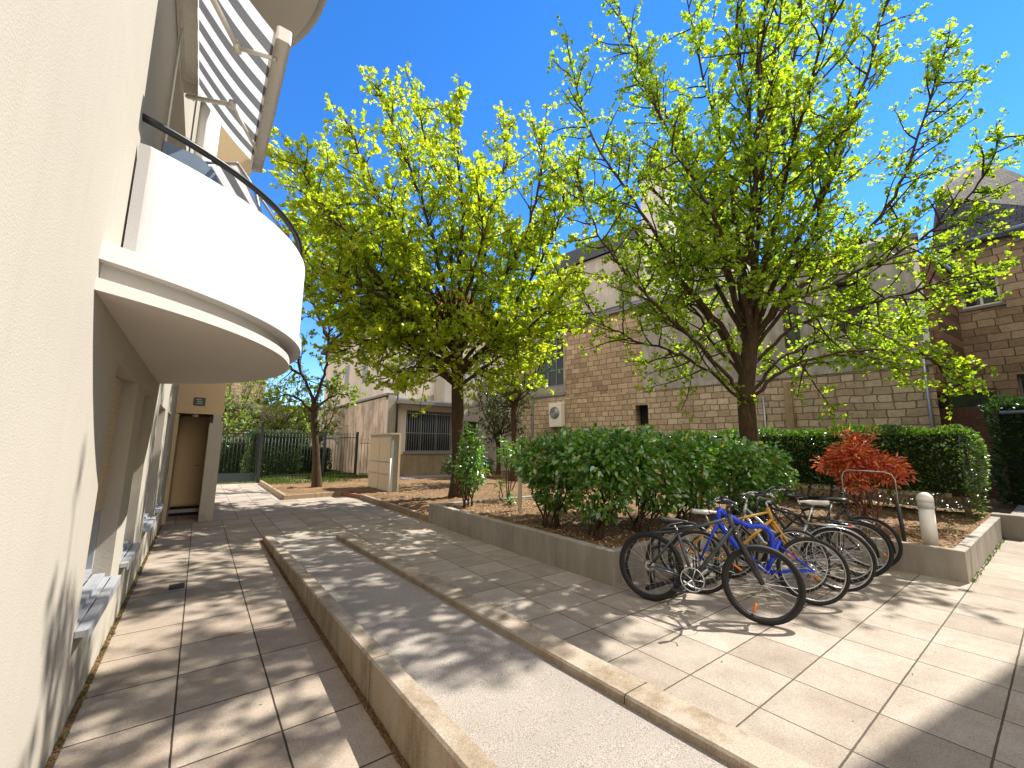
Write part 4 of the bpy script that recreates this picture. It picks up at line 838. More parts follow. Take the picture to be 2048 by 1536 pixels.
    for i in range(5): t = i*2*math.pi/5; c.tube([BB+Vector((0, -0.055, 0)), BB+Vector((cr_*math.cos(t), -0.055, cr_*math.sin(t)))], 0.006, 5)
    ca = g('crank', 0.7)
    for s in (-1, 1):
        e = BB+Vector((0.165*math.cos(ca)*s, 0.075*s, 0.165*math.sin(ca)*s)); c.tube([BB+Vector((0, 0.06*s, 0)), e], 0.009, 8)
    cc = c.build('crankset', g('crankmat', 'chrome'), root)
    for s in (-1, 1):
        e = BB+Vector((0.165*math.cos(ca)*s, 0.075*s, 0.165*math.sin(ca)*s)); MB().box(e.x-0.045, e.x+0.045, e.y if s > 0 else e.y-0.09, e.y+0.09 if s > 0 else e.y, e.z-0.011, e.z+0.011).build('pedal', 'black_plastic', cc)
    ch = MB(); ch.tube([BB+Vector((0, -0.052, cr_)), AX+Vector((0, -0.05, 0.045))], 0.0045, 5); ch.tube([BB+Vector((0, -0.052, -cr_)), AX+Vector((0.06, -0.05, -0.09)), AX+Vector((0.02, -0.05, -0.045))], 0.0045, 5); ch.build('chain', 'black_metal', root)
    if g('rack'):
        q = MB(); 
        for s in (-1, 1): q.tube([AX+Vector((0, 0.065*s, 0)), AX+Vector((-0.05, 0.065*s, 0.36)), AX+Vector((0.28, 0.055*s, 0.38))], 0.006, 6)
        for x in (-0.12, 0.0, 0.12): q.tube([AX+Vector((x, -0.065, 0.37)), AX+Vector((x, 0.065, 0.37))], 0.005, 6)
        q.tube([AX+Vector((-0.2, 0.06, 0.37)), AX+Vector((0.28, 0.055, 0.38))], 0.006, 6); q.tube([AX+Vector((-0.2, -0.06, 0.37)), AX+Vector((0.28, -0.055, 0.38))], 0.006, 6); q.build('luggage_rack', g('rackmat', 'black_metal'), root)
    for nm, cen, m, a0, a1 in (('rear', AX, I, 0.3, 3.2), ('front', FX, S, 0.7, 2.7)):
        if g(nm+'_guard'):
            vs = []; n = 26
            for i in range(n+1):
                t = a0+(a1-a0)*i/n
                for yy, rr in ((-0.028, wr+0.006), (-0.016, wr+0.016), (0.016, wr+0.016), (0.028, wr+0.006)): vs.append(cen+Vector((rr*math.cos(t), yy, rr*math.sin(t))))
            MB().add(vs, [(i*4+k, i*4+k+1, (i+1)*4+k+1, (i+1)*4+k) for i in range(n) for k in range(3)], True, m).build('mudguard', g('guardmat', 'black_metal'), root)
    if g('bag'):
        MB().add(*g('bag')(HT, ST, BB), False).build('frame_bag', 'blue_grey_plastic', root)
    if g('tail'): q = AX+Vector((-0.1, 0, 0.30)); MB().bbox(q.x-0.03, q.x+0.01, -0.03, 0.03, q.z, q.z+0.05, 0.004).build('tail_light', 'red_plastic', root)
    return root
bicycle('grey and black mountain bicycle nearest the viewer, its front wheel turned out', (3.98, 2.83), (4.31, 1.85),
        dict(frame='grey_bike_paint', fork='black_paint', fr=0.030, tyre=0.027, r=0.345, reflector=True, refs=(-1.9, 2.6), saddle='black_plastic', post=0.05, barmat='black_metal', rim='black_metal', ring=0.11, ht=0.95, spokes=24), lean=R(-6), steer=R(12))
bicycle('bright blue bicycle with a curved frame, second from the left', (5.27, 1.74), (4.62, 2.62),
        dict(frame='blue_paint', fork='blue_paint', style='curve', tube=0.021, st=0.62, reflector=True, rref=True, refs=(0.6,), bar=0.3, ht=0.92), lean=R(5), steer=R(-8))
bicycle('yellow framed bicycle with a cream saddle behind the blue one', (4.92, 2.95), (5.58, 1.98),
        dict(frame='yellow_paint', fork='yellow_paint', tube=0.014, fr=0.010, saddle='white_saddle', post=0.10, barmat='alu', swept=True, r=0.34, tyre=0.017, rear_guard=True, guardmat='silver_paint', st=0.7, rref=True, reflector=True, refs=(-0.8, 1.2)), lean=R(-4), steer=R(10))
bicycle('silver bicycle with a white saddle in the middle of the row', (6.0, 1.72), (5.45, 2.72),
        dict(frame='silver_paint', fork='silver_paint', style='step', saddle='white_saddle', post=0.26, st=0.70, swept=True, rear_guard=True, guardmat='silver_paint', rack=True, rackmat='alu', tyre=0.019, r=0.345), lean=R(5), steer=R(0))
bicycle('black city bicycle with silver mudguards behind the silver one', (6.42, 1.80), (5.95, 2.80),
        dict(frame='black_paint', fork='black_paint', tyre=0.024, rear_guard=True, rack=True, rackmat='black_metal', r=0.345, saddle='black_plastic', post=0.1, bar=0.3, tail=True), lean=R(4), steer=R(-12))
bicycle('dark fat tyred bicycle near the right end of the row', (6.87, 1.74), (6.35, 2.78),
        dict(frame='black_paint', fork='black_paint', tyre=0.028, rear_guard=True, saddle='black_plastic', post=0.16, style='step', swept=True, r=0.345), lean=R(3), steer=R(6))
bicycle('black bicycle with a silver rim and orange reflector at the right end of the row', (7.30, 2.78), (7.44, 1.78),
        dict(frame='black_paint', fork='black_paint', tyre=0.024, reflector=True, refs=(-0.7,), saddle='black_plastic', post=0.15, r=0.345, st=0.72, barmat='black_metal'), lean=R(-3), steer=R(3))

rk = thing('bicycle_rack', 'long black metal bicycle rack with hoops holding the wheels', 'bicycle rack', (0, 0, 0))
for y in (2.76, 3.05): MB().bbox(4.22, 7.2, y-0.025, y+0.025, 0.0, 0.035, 0.006).build('base_rail', 'black_metal', rk)
for k in range(7):
    x = 4.34+k*0.46
    for dx in (-0.035, 0.035):
        mb = MB(); pts = [(x+dx, 2.76, 0.03)]+[(x+dx, 2.905+0.16*math.cos(t), 0.33+0.16*math.sin(t)) for t in [math.pi+0.3-i*(math.pi+0.6)/10 for i in range(11)]]+[(x+dx, 3.05, 0.03)]
        mb.tube(pts, 0.010, 8); mb.build('hoop', 'black_metal', rk)
# loose black tubes of the empty end hoops
for (x, yy, h, lab) in ((4.15, 3.2, 0.62, 'tall black hoop stand at the left end of the rack beside the planter corner'), (4.42, 3.12, 0.66, 'tall black hoop stand second from the planter corner')):
    mb = MB(); pts = [(x, yy+0.0, 0.02), (x-0.03, yy+0.05, 0.25)]+[(x-0.03+0.02*i, yy+0.08-0.26*math.sin(i*0.28), 0.30+(h-0.30)*math.sin(min(1, i/4)*1.57)) for i in range(1, 6)]+[(x+0.35, yy-0.32, h+0.015), (x+0.55, yy-0.36, h+0.01)]
    o = mb.tube(pts, 0.019, 8).build('hoop_stand', 'black_metal'); tag(o, lab, 'hoop stand')
# ============================================================ trees and shrubs
def smooth(pts, n=4):
    P = [Vector(p) for p in pts]; P = [P[0]*2-P[1]]+P+[P[-1]*2-P[-2]]; out = []
    for i in range(1, len(P)-2):
        for k in range(n):
            t = k/n; a, b, c, d = P[i-1], P[i], P[i+1], P[i+2]
            out.append(0.5*((2*b)+(-a+c)*t+(2*a-5*b+4*c-d)*t*t+(-a+3*b-3*c+d)*t*t*t))
    out.append(P[-2]); return out
def rvec(rg): 
    while True:
        v = Vector((rg.uniform(-1, 1), rg.uniform(-1, 1), rg.uniform(-1, 1)))
        if 0.05 < v.length < 1: return v.normalized()
def tree(label, group, base, trunk, limbs, seed, tr=0.2, br_len=(1.6, 0.5), step=0.26, leafmat='leaf_big', lsize=0.07, per=4, limb_r=0.07, up=0.25, keep=None, lobed=True, start=0.22, twig=0.15, centre=None, thin=()):
    rg = random.Random(seed); root = thing('tree', label, 'tree', base, 0, group); B = Vector(base)
    T = MB(); tp = smooth([Vector(p)-B for p in trunk], 4); n = len(tp)
    T.tube(tp, [tr*(1.45-0.45*min(1, i/3))*(1-0.22*i/n) if i < 3 else tr*(1-0.22*i/n) for i in range(n)], 12, False); T.build('trunk', 'bark', root)
    Lm = MB(); Bm = MB(); P = []; D = []
    cen = (Vector(centre) if centre else sum((Vector(l[-1]) for l in limbs), Vector())/len(limbs)*0.5+Vector(trunk[-1])*0.5)-B
    for li, l in enumerate(limbs):
        lr = limb_r*(0.66 if li in thin else 1)
        pts = smooth([Vector(p)-B for p in l], 5); n = len(pts); tot = sum((pts[i+1]-pts[i]).length for i in range(n-1))
        for i in range(2, n): pts[i] = pts[i]+rvec(rg)*0.035
        rad = [lr*(0.55+0.1*tot/3)*(1-i/(n-1))**0.85+0.008 for i in range(n)]
        Lm.tube(pts, rad, 8, False)
        acc = 0; nxt = start*tot
        def twigs(bp, blen):
            m = len(bp); d0 = 0.0; nx = blen*0.30
            for i in range(m-1):
                seg = bp[i+1]-bp[i]; sl_ = seg.length
                while d0+sl_ > nx:
                    q = bp[i]+seg*((nx-d0)/sl_); td = (seg.normalized()*0.5+rvec(rg)*0.8+Vector((0, 0, up))).normalized(); tl = rg.uniform(0.12, 0.38)
                    e = q+td*tl+Vector((0, 0, -0.02)); mid = q+td*tl*0.5+rvec(rg)*0.02
                    if keep is None or keep(e+B):
                        Bm.tube([q, mid, e], [0.005, 0.004, 0.0025], 3, False)
                        for f in (0.35, 0.6, 0.8, 1.0):
                            c = q+(e-q)*f
                            for _ in range(per if f > 0.9 else max(1, per-2)):
                                P.append(tuple(c+rvec(rg)*0.035)); dd = (td*0.6+rvec(rg)); D.append(tuple(dd))
                    nx += twig*rg.uniform(0.7, 1.3)
                d0 += sl_
        for i in range(n-1):
            seg = pts[i+1]-pts[i]; sl_ = seg.length
            while acc+sl_ > nxt:
                q = pts[i]+seg*((nxt-acc)/sl_); f = nxt/tot; out = (q-cen); out = out.normalized() if out.length > 0.1 else Vector((0, 0, 1))
                bd = (seg.normalized()*0.5+rvec(rg)*0.95+out*0.35+Vector((0, 0, up*0.5))).normalized(); blen = (br_len[0]+(br_len[1]-br_len[0])*f)*rg.uniform(0.6, 1.15)
                bp = [q]; cur = bd
                for s in range(5):
                    cur = (cur+rvec(rg)*0.22+Vector((0, 0, 0.05))).normalized(); bp.append(bp[-1]+cur*blen/5)
                if keep is None or keep(bp[-1]+B):
                    Bm.tube(bp, [0.016*(1-s/6)+0.003 for s in range(6)], 5, False); twigs(bp, blen)
                nxt += step*rg.uniform(0.6, 1.4)
            acc += sl_
        twigs(pts[int(n*0.8):], tot*0.2)
    Lm.build('limbs', 'bark', root); Bm.build('branches', 'bark', root)
    leaf_mesh('crown', P, lsize, leafmat, root, D, aspect=0.62 if lobed else 0.55, droop=0.25, lobed=lobed)
    print(label[:30], 'leaves', len(P)); return root, len(P)
def limbpx(pix, ds):
    return [at(x, y, d) for (x, y), d in zip(pix, ds)]
def spread(pix, d0, d1): n = len(pix); return [at(x, y, d0+(d1-d0)*(i/(n-1))) for i, (x, y) in enumerate(pix)]
cnt = {}
def clear_of_balcony(p):      # the photo's balcony, awning and upper wall stay free of leaf shadows
    t = (p.x-0.55)/SUN.x; y = p.y-SUN.y*t; z = p.z-SUN.z*t
    if 2.8 < y < 6.0 and 2.3 < z < 3.5: return False
    t = (p.x+0.46)/SUN.x; y = p.y-SUN.y*t; z = p.z-SUN.z*t
    return not (y < 4.5 and 2.6 < z < 12)
# --- the big tree in the planter
b3 = Vector((9.2, 4.05, 0.3)); dt = (b3-CP).dot(FV)
fk = lambda x, y, d=8.72: at(x, y, d)
trunk = [b3, fk(1500, 905), fk(1496, 850), fk(1492, 790), fk(1497, 720), fk(1505, 650)]
L3 = [
 spread([(1488, 805), (1420, 745), (1350, 705), (1270, 680), (1200, 640), (1160, 575)], 8.7, 9.4),
 spread([(1485, 790), (1440, 735), (1370, 660), (1300, 600), (1230, 520), (1180, 430), (1150, 330)], 8.7, 7.7),
 spread([(1488, 740), (1440, 650), (1370, 570), (1310, 470), (1240, 360), (1180, 260), (1140, 130)], 8.72, 9.4),
 spread([(1495, 700), (1470, 600), (1455, 520), (1440, 430), (1390, 320), (1310, 190), (1250, 60), (1225, -30)], 8.72, 10.0),
 spread([(1497, 690), (1482, 560), (1470, 430), (1440, 280), (1400, 120), (1370, -40)], 8.72, 9.6),
 spread([(1500, 680), (1490, 540), (1510, 400), (1500, 250), (1480, 100), (1470, -80)], 8.72, 7.4),
 spread([(1503, 680), (1530, 540), (1560, 400), (1570, 250), (1590, 100), (1600, -80)], 8.72, 9.3),
 spread([(1506, 670), (1550, 560), (1610, 450), (1670, 330), (1720, 190), (1760, 50), (1790, -60)], 8.72, 7.9),
 spread([(1508, 680), (1570, 600), (1650, 540), (1730, 470), (1800, 370), (1850, 230), (1900, 60)], 8.72, 9.2),
 spread([(1508, 700), (1570, 620), (1680, 560), (1790, 510), (1890, 440), (1960, 360), (2005, 260)], 8.72, 8.2),
 spread([(1506, 730), (1580, 660), (1690, 620), (1800, 590), (1900, 560), (1990, 545)], 8.72, 8.9),
 spread([(1500, 800), (1560, 745), (1640, 715), (1740, 700), (1850, 715), (1950, 765)], 8.7, 7.6),
 spread([(1500, 790), (1560, 720), (1650, 680), (1750, 660), (1840, 640)], 8.7, 10.2),
 spread([(1492, 760), (1430, 690), (1390, 620), (1330, 560), (1290, 500)], 8.7, 10.6),
 spread([(1500, 700), (1490, 600), (1450, 480), (1400, 380), (1340, 300)], 8.72, 6.9),
 spread([(1505, 690), (1560, 590), (1620, 480), (1660, 350), (1690, 230)], 8.72, 6.9),
 spread([(1503, 690), (1520, 560), (1540, 430), (1540, 300), (1545, 150)], 8.72, 11.2),
 spread([(1490, 750), (1420, 640), (1340, 540), (1260, 450), (1200, 380)], 8.72, 10.4),
]
for tip in ((5.9, 1.8, 8.7), (6.9, 1.0, 9.0), (7.4, 1.9, 10.4), (6.6, 4.6, 9.8), (7.9, 6.2, 9.5)):
    tip = Vector(tip); f0 = fk(1500, 690); L3.append([f0, f0*0.72+tip*0.28+Vector((0, 0, 0.35)), f0*0.4+tip*0.6+Vector((0, 0, 0.4)), tip])
tree('large tree with dark forked limbs and fresh green leaves rising from the planter', None, tuple(b3), trunk, L3, 31, tr=0.19, br_len=(1.8, 0.7), step=0.17, leafmat='leaf_big', lsize=0.078, per=4, limb_r=0.066, thin=(0, 1, 9, 10, 11, 12, 13), start=0.2, twig=0.10, keep=clear_of_balcony)
# --- the tree in front of the barred window
b2 = Vector((6.2, 10.9, 0.1)); d2 = (b2-CP).dot(FV)
trunk = [b2, at(917, 930, d2), at(916, 860, d2), at(915, 790, d2), at(915, 730, d2), at(912, 660, d2)]
L2 = [
 spread([(908, 770), (860, 730), (800, 690), (740, 680), (690, 700)], d2, d2-1.2),
 spread([(908, 740), (850, 660), (790, 600), (720, 530), (650, 420), (590, 320)], d2, d2-1.8),
 spread([(908, 700), (840, 600), (770, 500), (690, 400), (640, 300)], d2, d2+1.0),
 spread([(910, 690), (860, 580), (800, 470), (730, 340), (700, 240)], d2, d2-2.4),
 spread([(912, 680), (885, 560), (850, 420), (800, 290), (752, 165)], d2, d2-1.0),
 spread([(914, 680), (905, 540), (890, 400), (850, 280), (832, 185)], d2, d2+1.0),
 spread([(916, 680), (920, 540), (925, 430), (915, 310), (908, 230)], d2, d2-2.2),
 spread([(918, 680), (955, 560), (985, 450), (1005, 340), (1012, 250)], d2, d2+0.6),
 spread([(920, 700), (980, 600), (1040, 500), (1075, 380), (1088, 260)], d2, d2-1.6),
 spread([(920, 730), (1000, 640), (1070, 540), (1120, 430), (1140, 320)], d2, d2-0.6),
 spread([(920, 740), (1000, 670), (1080, 610), (1150, 540)], d2, d2-2.4),
 spread([(922, 770), (990, 720), (1060, 680), (1130, 640)], d2, d2-1.0),
 spread([(905, 760), (840, 690), (760, 640), (670, 600), (600, 560)], d2, d2-0.4),
 spread([(906, 720), (840, 630), (750, 540), (660, 500), (580, 440)], d2, d2+1.6),
 spread([(916, 700), (930, 600), (960, 500), (960, 400)], d2, d2-3.0),
 spread([(914, 700), (880, 590), (820, 490), (780, 400)], d2, d2-3.0),
 spread([(920, 710), (970, 620), (1040, 560), (1080, 470)], d2, d2+2.2),
 spread([(906, 730), (850, 640), (760, 560), (700, 470), (640, 400)], d2, d2-3.0),
 spread([(922, 750), (980, 690), (1050, 640), (1120, 560)], d2, d2+1.5),
 spread([(908, 700), (840, 590), (720, 480), (620, 380), (555, 310)], d2, d2-0.6),
 spread([(908, 770), (880, 745), (830, 735), (790, 745)], d2, d2-2.0),
 spread([(905, 720), (830, 670), (740, 620), (640, 560)], d2, d2-2.2), spread([(905, 730), (840, 700), (760, 670), (680, 640)], d2, d2+1.2),
 spread([(922, 730), (1000, 690), (1070, 640), (1120, 600)], d2, d2-2.6), spread([(905, 700), (820, 620), (700, 560), (600, 500)], d2, d2-3.2),
]
tree('broad bright yellow green tree standing in front of the barred window', None, tuple(b2), trunk, L2, 77, tr=0.20, br_len=(2.3, 0.75), step=0.13, leafmat='leaf_mid', lsize=0.100, per=4, limb_r=0.075, start=0.18, twig=0.115, keep=clear_of_balcony)
# --- young tree in the first bed, and others
def free_tree(label, group, base, h, spreadr, seed, nl=9, **k):
    rg = random.Random(seed); B = Vector(base); fork = B+Vector((0, 0, h*k.pop('fork', 0.33))); tips = []
    lean = Vector(k.pop('lean', (0, 0, 0))); trunk = [B, B+(fork-B)*0.4+Vector((0.03, -0.02, 0)), fork, fork+(Vector((0, 0, h*0.12))+lean*0.3)]
    for i in range(nl):
        a = 2*math.pi*(i+rg.uniform(-.3, .3))/nl; zf = rg.uniform(0.45, 1.0); rr = spreadr*rg.uniform(0.6, 1.0)*(1.15-0.5*zf)
        tip = B+Vector((rr*math.cos(a), rr*math.sin(a), h*zf))+lean; m1 = fork*0.55+tip*0.45+Vector((rr*0.12*math.cos(a), rr*0.12*math.sin(a), -h*0.03)); tips.append([fork+Vector((0, 0, rg.uniform(-0.25, 0.1))), fork*0.8+tip*0.2, m1, tip])
    return tree(label, group, base, trunk, tips, seed, **k)
# the young tree's limbs
b1 = Vector((3.5, 16.3, 0.1)); d1 = (b1-CP).dot(FV)
tr1 = [b1, at(632, 900, d1), at(628, 850, d1), at(629, 805, d1)]
L1 = [
 spread([(629, 805), (605, 750), (590, 690), (580, 630), (560, 560)], d1, d1-1.0), spread([(629, 805), (648, 750), (657, 690), (660, 620), (690, 560)], d1, d1+0.5),
 spread([(605, 750), (580, 735), (550, 715), (520, 700), (490, 650)], d1, d1-0.6), spread([(656, 690), (690, 660), (730, 630), (770, 600)], d1, d1-0.8),
 spread([(657, 680), (640, 640), (620, 590), (610, 520), (610, 460)], d1, d1+1.0), spread([(592, 690), (560, 640), (540, 590), (530, 530)], d1, d1+1.0),
 spread([(629, 830), (600, 800), (570, 790), (545, 800)], d1, d1-1.0), spread([(629, 840), (640, 810), (670, 790), (700, 790)], d1, d1+0.8), spread([(660, 640), (700, 590), (720, 540), (730, 480)], d1, d1-1.0)]
tree('slim young tree with a forked dark trunk in the bed by the fence', None, tuple(b1), tr1, L1, 5, tr=0.13, br_len=(1.6, 0.8), step=0.2, leafmat='leaf_pale', lsize=0.12, per=4, limb_r=0.075, start=0.15, twig=0.17)
free_tree('thin trunked tree with dull green leaves beside the stone hall', None, (10.3, 13.6, 0.2), 7.2, 2.2, 8, 11, tr=0.14, fork=0.40, leafmat='leaf_dark', lsize=0.10, per=3, step=0.30, br_len=(1.2, 0.5), limb_r=0.05, start=0.1, twig=0.18)
for i, (x, y, h, r_, sd, lm, lab) in enumerate((
    (0.6, 27, 6.5, 2.6, 21, 'leaf_pale', 'bright green small tree behind the gate seen beside the tan tower'),
    (4.2, 33, 7.5, 3.0, 22, 'leaf_pale', 'pale green tree beyond the fence left of the white wall'),
    (5.6, 26.5, 6.0, 1.9, 23, 'leaf_pale', 'light leafy tree growing against the stained side wall'),
    (12.6, 18.0, 6.5, 2.6, 24, 'leaf_dark', 'dark evergreen tree filling the gap between low house and stone hall'),
    (1.9, 40, 9, 3.5, 25, 'leaf_dark', 'dark tree far behind the gate before the rubble wall'))):
    free_tree(lab, 'trees beyond the fence' if i != 3 else None, (x, y, 0), h, r_, sd, 10, tr=0.12, fork=0.25, leafmat=lm, lsize=0.14, per=3, step=0.36, br_len=(1.3, 0.6), limb_r=0.05, start=0.1, twig=0.24, lobed=False)

def bush(name, label, cat, base, lobes, n, leafmat, lsize, stems, seed, group=None, core=None, lobed=False, droop=0.3, shell=0.55, stemr=0.012, stemmat='bark', aspect=0.55):
    rg = random.Random(seed); root = thing(name, label, cat, base, 0, group); P = []; D = []
    tot = sum(l[3]*l[4]*l[5] for l in lobes)
    for l in lobes:
        k = int(n*l[3]*l[4]*l[5]/tot); c = Vector(l[:3])
        for _ in range(k):
            v = rvec(rg); rr = shell+(1-shell)*rg.random()**0.6; rr *= 1+0.28*math.sin(v.x*6+l[0]*5+seed)*math.sin(v.y*5+2)*math.cos(v.z*6+seed)
            p = c+Vector((v.x*l[3], v.y*l[4], v.z*l[5]))*rr
            if p.z+base[2] < 0.36: continue
            P.append(tuple(p)); D.append((v.x*0.8, v.y*0.8, v.z*0.5))
    for _ in range(n//110):      # stray shoots that break the outline
        l = rg.choice(lobes); v = rvec(rg); v.z = abs(v.z)*0.8+0.1; q = Vector(l[:3])+Vector((v.x*l[3], v.y*l[4], v.z*l[5]))*0.9; dd = (v+Vector((0, 0, 0.7))).normalized()
        for k in range(9): P.append(tuple(q+dd*(0.025*k*lsize/0.09)+rvec(rg)*0.02)); D.append(tuple(dd*0.6+rvec(rg)*0.7))
    S = MB()
    for _ in range(stems):
        l = rg.choice(lobes); a = rg.uniform(0, 6.28); q = Vector((0.12*math.cos(a), 0.12*math.sin(a), -0.03)); e = Vector(l[:3])+Vector((rg.uniform(-.6, .6)*l[3], rg.uniform(-.6, .6)*l[4], rg.uniform(-.1, .6)*l[5])); m = q*0.45+e*0.55+Vector((rg.uniform(-.1, .1), rg.uniform(-.1, .1), -0.05))
        S.tube(smooth([q, q+Vector((0, 0, 0.15)), m, e], 3), [stemr*1.3*(1-i/12)+0.003 for i in range(10)], 5, False)
        for _ in range(3):
            t = rg.uniform(0.4, 0.9); p = q+(e-q)*t; S.tube([p, p+rvec(rg)*0.2+Vector((0, 0, 0.08))], [0.005, 0.002], 3, False)
    S.build('stems', stemmat, root); leaf_mesh('foliage', P, lsize, leafmat, root, D, aspect, droop, lobed); return root
SZ = 0.32
g_ = 'dark glossy bushes in the planter'
bush('bush', 'leftmost large glossy bush beside the slender post light', 'bush', (4.62, 5.1, SZ), [(0.1, 0.25, 1.02, .50, .60, .42), (0.3, -0.3, 1.08, .5, .5, .42), (0.1, 0.0, 0.6, .35, .4, .35)], 3600, 'leaf_bush', 0.095, 12, 1, g_)
bush('bush', 'dense glossy bush second from the left behind the planter corner', 'bush', (4.60, 4.15, SZ), [(0.15, 0.1, 1.12, .52, .55, .42), (0.45, -0.25, 1.05, .5, .45, .45), (0.1, 0.0, 0.6, .4, .4, .35), (0.9, 0.1, 1.15, .5, .5, .38)], 4400, 'leaf_bush', 0.095, 14, 2, g_)
bush('bush', 'glossy bush in the middle of the row with a few orange leaves', 'bush', (5.55, 4.05, SZ), [(0.1, 0.0, 1.1, .6, .5, .42), (0.6, 0.1, 1.1, .5, .5, .40), (0.3, -0.1, 0.62, .45, .35, .35)], 4000, 'leaf_bush', 0.095, 12, 3, g_)
bush('bush', 'dark glossy bush fourth from the left behind the bicycle handlebars', 'bush', (6.6, 4.0, SZ), [(0.0, 0.0, 1.02, .6, .5, .45), (0.6, 0.0, 1.05, .55, .5, .42), (0.3, -0.1, 0.6, .5, .35, .35)], 4000, 'leaf_bush', 0.095, 12, 4, g_)
bush('bush', 'glossy bush at the right end of the row next to the red shrub', 'bush', (8.0, 3.7, SZ), [(-0.2, 0.0, 0.98, .6, .55, .48), (0.45, -0.1, 0.95, .55, .5, .45), (0.9, -0.2, 0.75, .45, .4, .38), (0.2, -0.1, 0.5, .6, .4, .35)], 4600, 'leaf_bush', 0.095, 12, 5, g_)
bush('shrub', 'upright young shrub with pale sunlit tips at the left end of the planter', 'shrub', (4.70, 7.75, SZ), [(0.0, 0.0, 1.15, .26, .30, .42), (0.0, 0.0, 0.72, .34, .36, .36), (-0.02, 0.0, 1.45, .13, .16, .2), (0.05, 0.1, 0.45, .2, .2, .2)], 1300, 'leaf_bush', 0.085, 9, 6, shell=0.3)
bush('shrub', 'thin leggy sapling with sparse leaves right of the upright shrub', 'shrub', (5.9, 8.2, 0.2), [(0.1, 0.0, 1.25, .25, .35, .35), (0.3, -0.2, 1.15, .4, .4, .3), (0.0, 0.1, 0.55, .2, .2, .15)], 520, 'leaf_bush', 0.085, 6, 9, shell=0.2)
bush('shrub', 'tiny low green seedling near the foot of the slender post light', 'shrub', (5.6, 7.4, SZ), [(0.0, 0.0, 0.14, .16, .16, .12)], 90, 'leaf_bush', 0.06, 1, 19, shell=0.2)
# red japanese maple
bush('red_shrub', 'small red leaved maple shrub between the bicycles and the hedge', 'shrub', (9.15, 2.15, SZ), [(-0.1, 0.1, 1.2, .36, .36, .18), (0.1, -0.22, 1.02, .36, .32, .18), (-0.15, 0.35, 1.02, .32, .28, .16), (0.05, 0.08, 1.42, .2, .2, .16), (-0.3, 0.05, 0.70, .22, .22, .12), (0.15, -0.35, 0.85, .25, .25, .16), (-0.1, 0.1, 1.05, .3, .3, .36)], 2100, 'leaf_red', 0.10, 14, 12, shell=0.25, stemr=0.011, stemmat='red_maple_stem', aspect=0.3, droop=0.15)
def hedge(label, x0, x1, y0, y1, z0, z1, n, leafmat, lsize, seed, group=None, rag=0.06, stems=0):
    rg = random.Random(seed); cx, cy = (x0+x1)/2, (y0+y1)/2; root = thing('hedge', label, 'hedge', (cx, cy, z0), 0, group); P = []; D = []
    hx, hy, h = (x1-x0)/2, (y1-y0)/2, z1-z0
    ar = [4*hx*hy, 2*hx*h, 2*hx*h, 2*hy*h, 2*hy*h]; 
    for _ in range(n):
        k = rg.choices(range(5), ar)[0]; a, b = rg.uniform(-1, 1), rg.uniform(0, 1)
        if k == 0: p = Vector((a*hx, rg.uniform(-1, 1)*hy, h)); d = Vector((0, 0, 1))
        elif k == 1: p = Vector((a*hx, -hy, b*h)); d = Vector((0, -1, 0))
        elif k == 2: p = Vector((a*hx, hy, b*h)); d = Vector((0, 1, 0))
        elif k == 3: p = Vector((-hx, a*hy, b*h)); d = Vector((-1, 0, 0))
        else: p = Vector((hx, a*hy, b*h)); d = Vector((1, 0, 0))
        # rounded shoulders
        rc = 0.30
        for ax_, hh in ((0, hx), (1, hy)):
            over = abs(p[ax_])-(hh-rc); oz = p.z-(h-rc)
            if over > 0 and oz > 0 and hh > rc:
                q = math.hypot(over, oz)
                if q > rc: p[ax_] = math.copysign(hh-rc+over*rc/q, p[ax_]); p.z = h-rc+oz*rc/q
        wv = 0.05*math.sin(p.x*3+p.z*4+seed)+0.05*math.sin(p.y*2.7+p.z*3.1)+0.03*math.sin(p.y*7+p.x*5); p += d*(wv-abs(rg.gauss(0, rag))*1.2+0.02)
        if stems and p.z < 0.45 and rg.random() < 0.75: continue
        P.append(tuple(p)); D.append((d.x+rg.uniform(-.6, .6), d.y+rg.uniform(-.6, .6), d.z+0.5))
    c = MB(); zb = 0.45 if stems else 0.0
    c.box(-hx+0.16, hx-0.16, -hy+0.16, hy-0.16, zb, h-0.16); c.build('dark_core', 'hedge_core', root)  # solid dark box added inside the leaves to block light
    if stems:
        s = MB()
        for i in range(stems):
            y = -hy+0.25+(2*hy-0.5)*(i+rg.uniform(-.3, .3))/max(1, stems-1); x = rg.uniform(-hx*0.75, hx*0.3)
            for _ in range(2): s.tube([(x, y, -0.03), (x+rg.uniform(-.1, .1), y+rg.uniform(-.15, .15), 0.35), (x+rg.uniform(-.2, .2), y+rg.uniform(-.3, .3), 0.75)], [0.025, 0.02, 0.012], 6, False)
        s.build('stems', 'bark_light', root)
    leaf_mesh('foliage', P, lsize, leafmat, root, D, 0.6, 0, False); return root
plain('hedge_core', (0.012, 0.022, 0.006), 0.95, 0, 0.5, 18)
hedge('tall clipped hedge with sunlit top and shoulder behind the red shrub', 11.7, 13.2, 1.1, 7.4, 0.32, 2.08, 34000, 'leaf_hedge', 0.062, 4, stems=14)
hedge('dark clipped hedge behind the gate bars', -1.5, 2.0, 26.0, 27.2, -0.02, 1.75, 5000, 'ivy_leaf', 0.10, 14)
hedge('bright green squared hedge block between gate and young tree', 1.9, 4.3, 24.2, 25.4, -0.02, 2.25, 8000, 'leaf_hedge', 0.085, 15)
hedge('low dark hedge beyond the fence before the white wall', 4.0, 6.3, 26.2, 27.0, -0.02, 1.45, 4000, 'ivy_leaf', 0.09, 16)
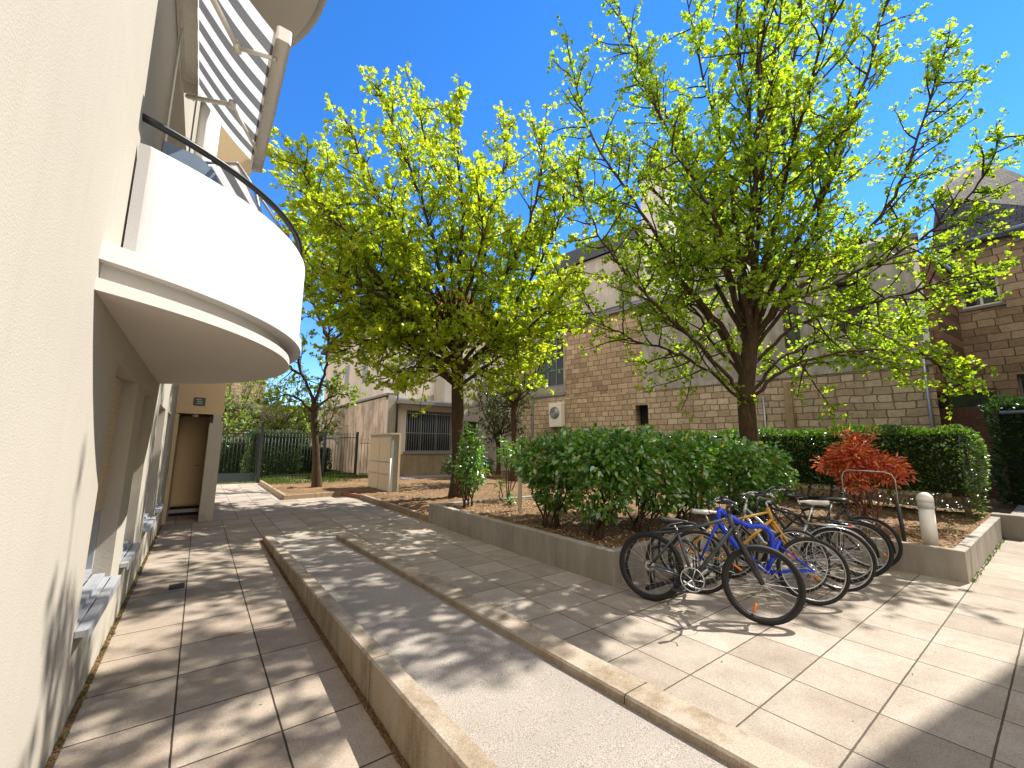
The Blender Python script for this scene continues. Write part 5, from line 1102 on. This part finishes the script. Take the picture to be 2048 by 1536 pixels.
hedge('dark shaded hedge beside the stone house at the far right', 16.6, 18.0, -3.5, 1.15, 0.25, 2.9, 8000, 'ivy_leaf', 0.10, 17)
bush('shrub', 'dark rounded shrub in the shade before the low doorway', 'shrub', (9.9, 16.5, 0.2), [(0, 0, 0.5, 1.3, .6, .55)], 2600, 'ivy_leaf', 0.10, 5, 18)
o = MB().tube([(16.5, 0.95, 2.58), (16.5, -3.2, 2.58)], 0.04, 8).build('garden_rail', 'grey_metal'); tag(o, 'grey horizontal rail crossing the dark hedge at the far right', 'rail')
# ivy creeping over the rubble wall
P = []; D = []
for i in range(5000):
    x = rng.uniform(-3, 6.8); z = rng.uniform(0, 4.6)
    if math.sin(x*1.3)+math.sin(z*1.7+x*0.7)+z*0.15 > 0.3: P.append((x, 35.96-rng.random()*0.1, z)); D.append((0, -0.5, -0.5))
o = leaf_mesh('ivy', P, 0.16, 'ivy_leaf', None, D, 0.8); tag(o, 'dark ivy covering part of the grey rubble wall', 'ivy', kind='stuff')
# bare twiggy shrub before the rubble wall
mb = MB(); rg = random.Random(3)
def tw(p, d, l, r, k):
    e = p+d*l; mb.tube([p, p+d*l*0.5+rvec(rg)*l*0.06, e], [r, r*0.85, r*0.7], 4, False)
    if k > 0:
        for _ in range(3): tw(e, (d+rvec(rg)*0.65).normalized(), l*0.72, r*0.6, k-1)
for x in (0.2, 1.6, 3.2): tw(Vector((x, 31.5, 0)), Vector((rg.uniform(-.2, .2), 0, 1)), 1.3, 0.05, 4)
o = mb.build('bare_shrub', 'bark'); tag(o, 'bare twiggy shrubs standing before the grey rubble wall', 'shrub', kind='stuff')
# fallen leaves on the paving
P = [(rng.uniform(-0.3, 8), rng.uniform(0.8, 12), 0.004) for _ in range(150)]; P = [p for p in P if not (0.98 < p[0] < 2.25) and not (p[0] > 4 and p[1] > 3.3)]
o = leaf_mesh('fallen_leaves', P, 0.016, 'wood_chip', None, None, 0.6); tag(o, 'tiny fallen buds and leaves scattered over the paving', 'leaves', kind='stuff')
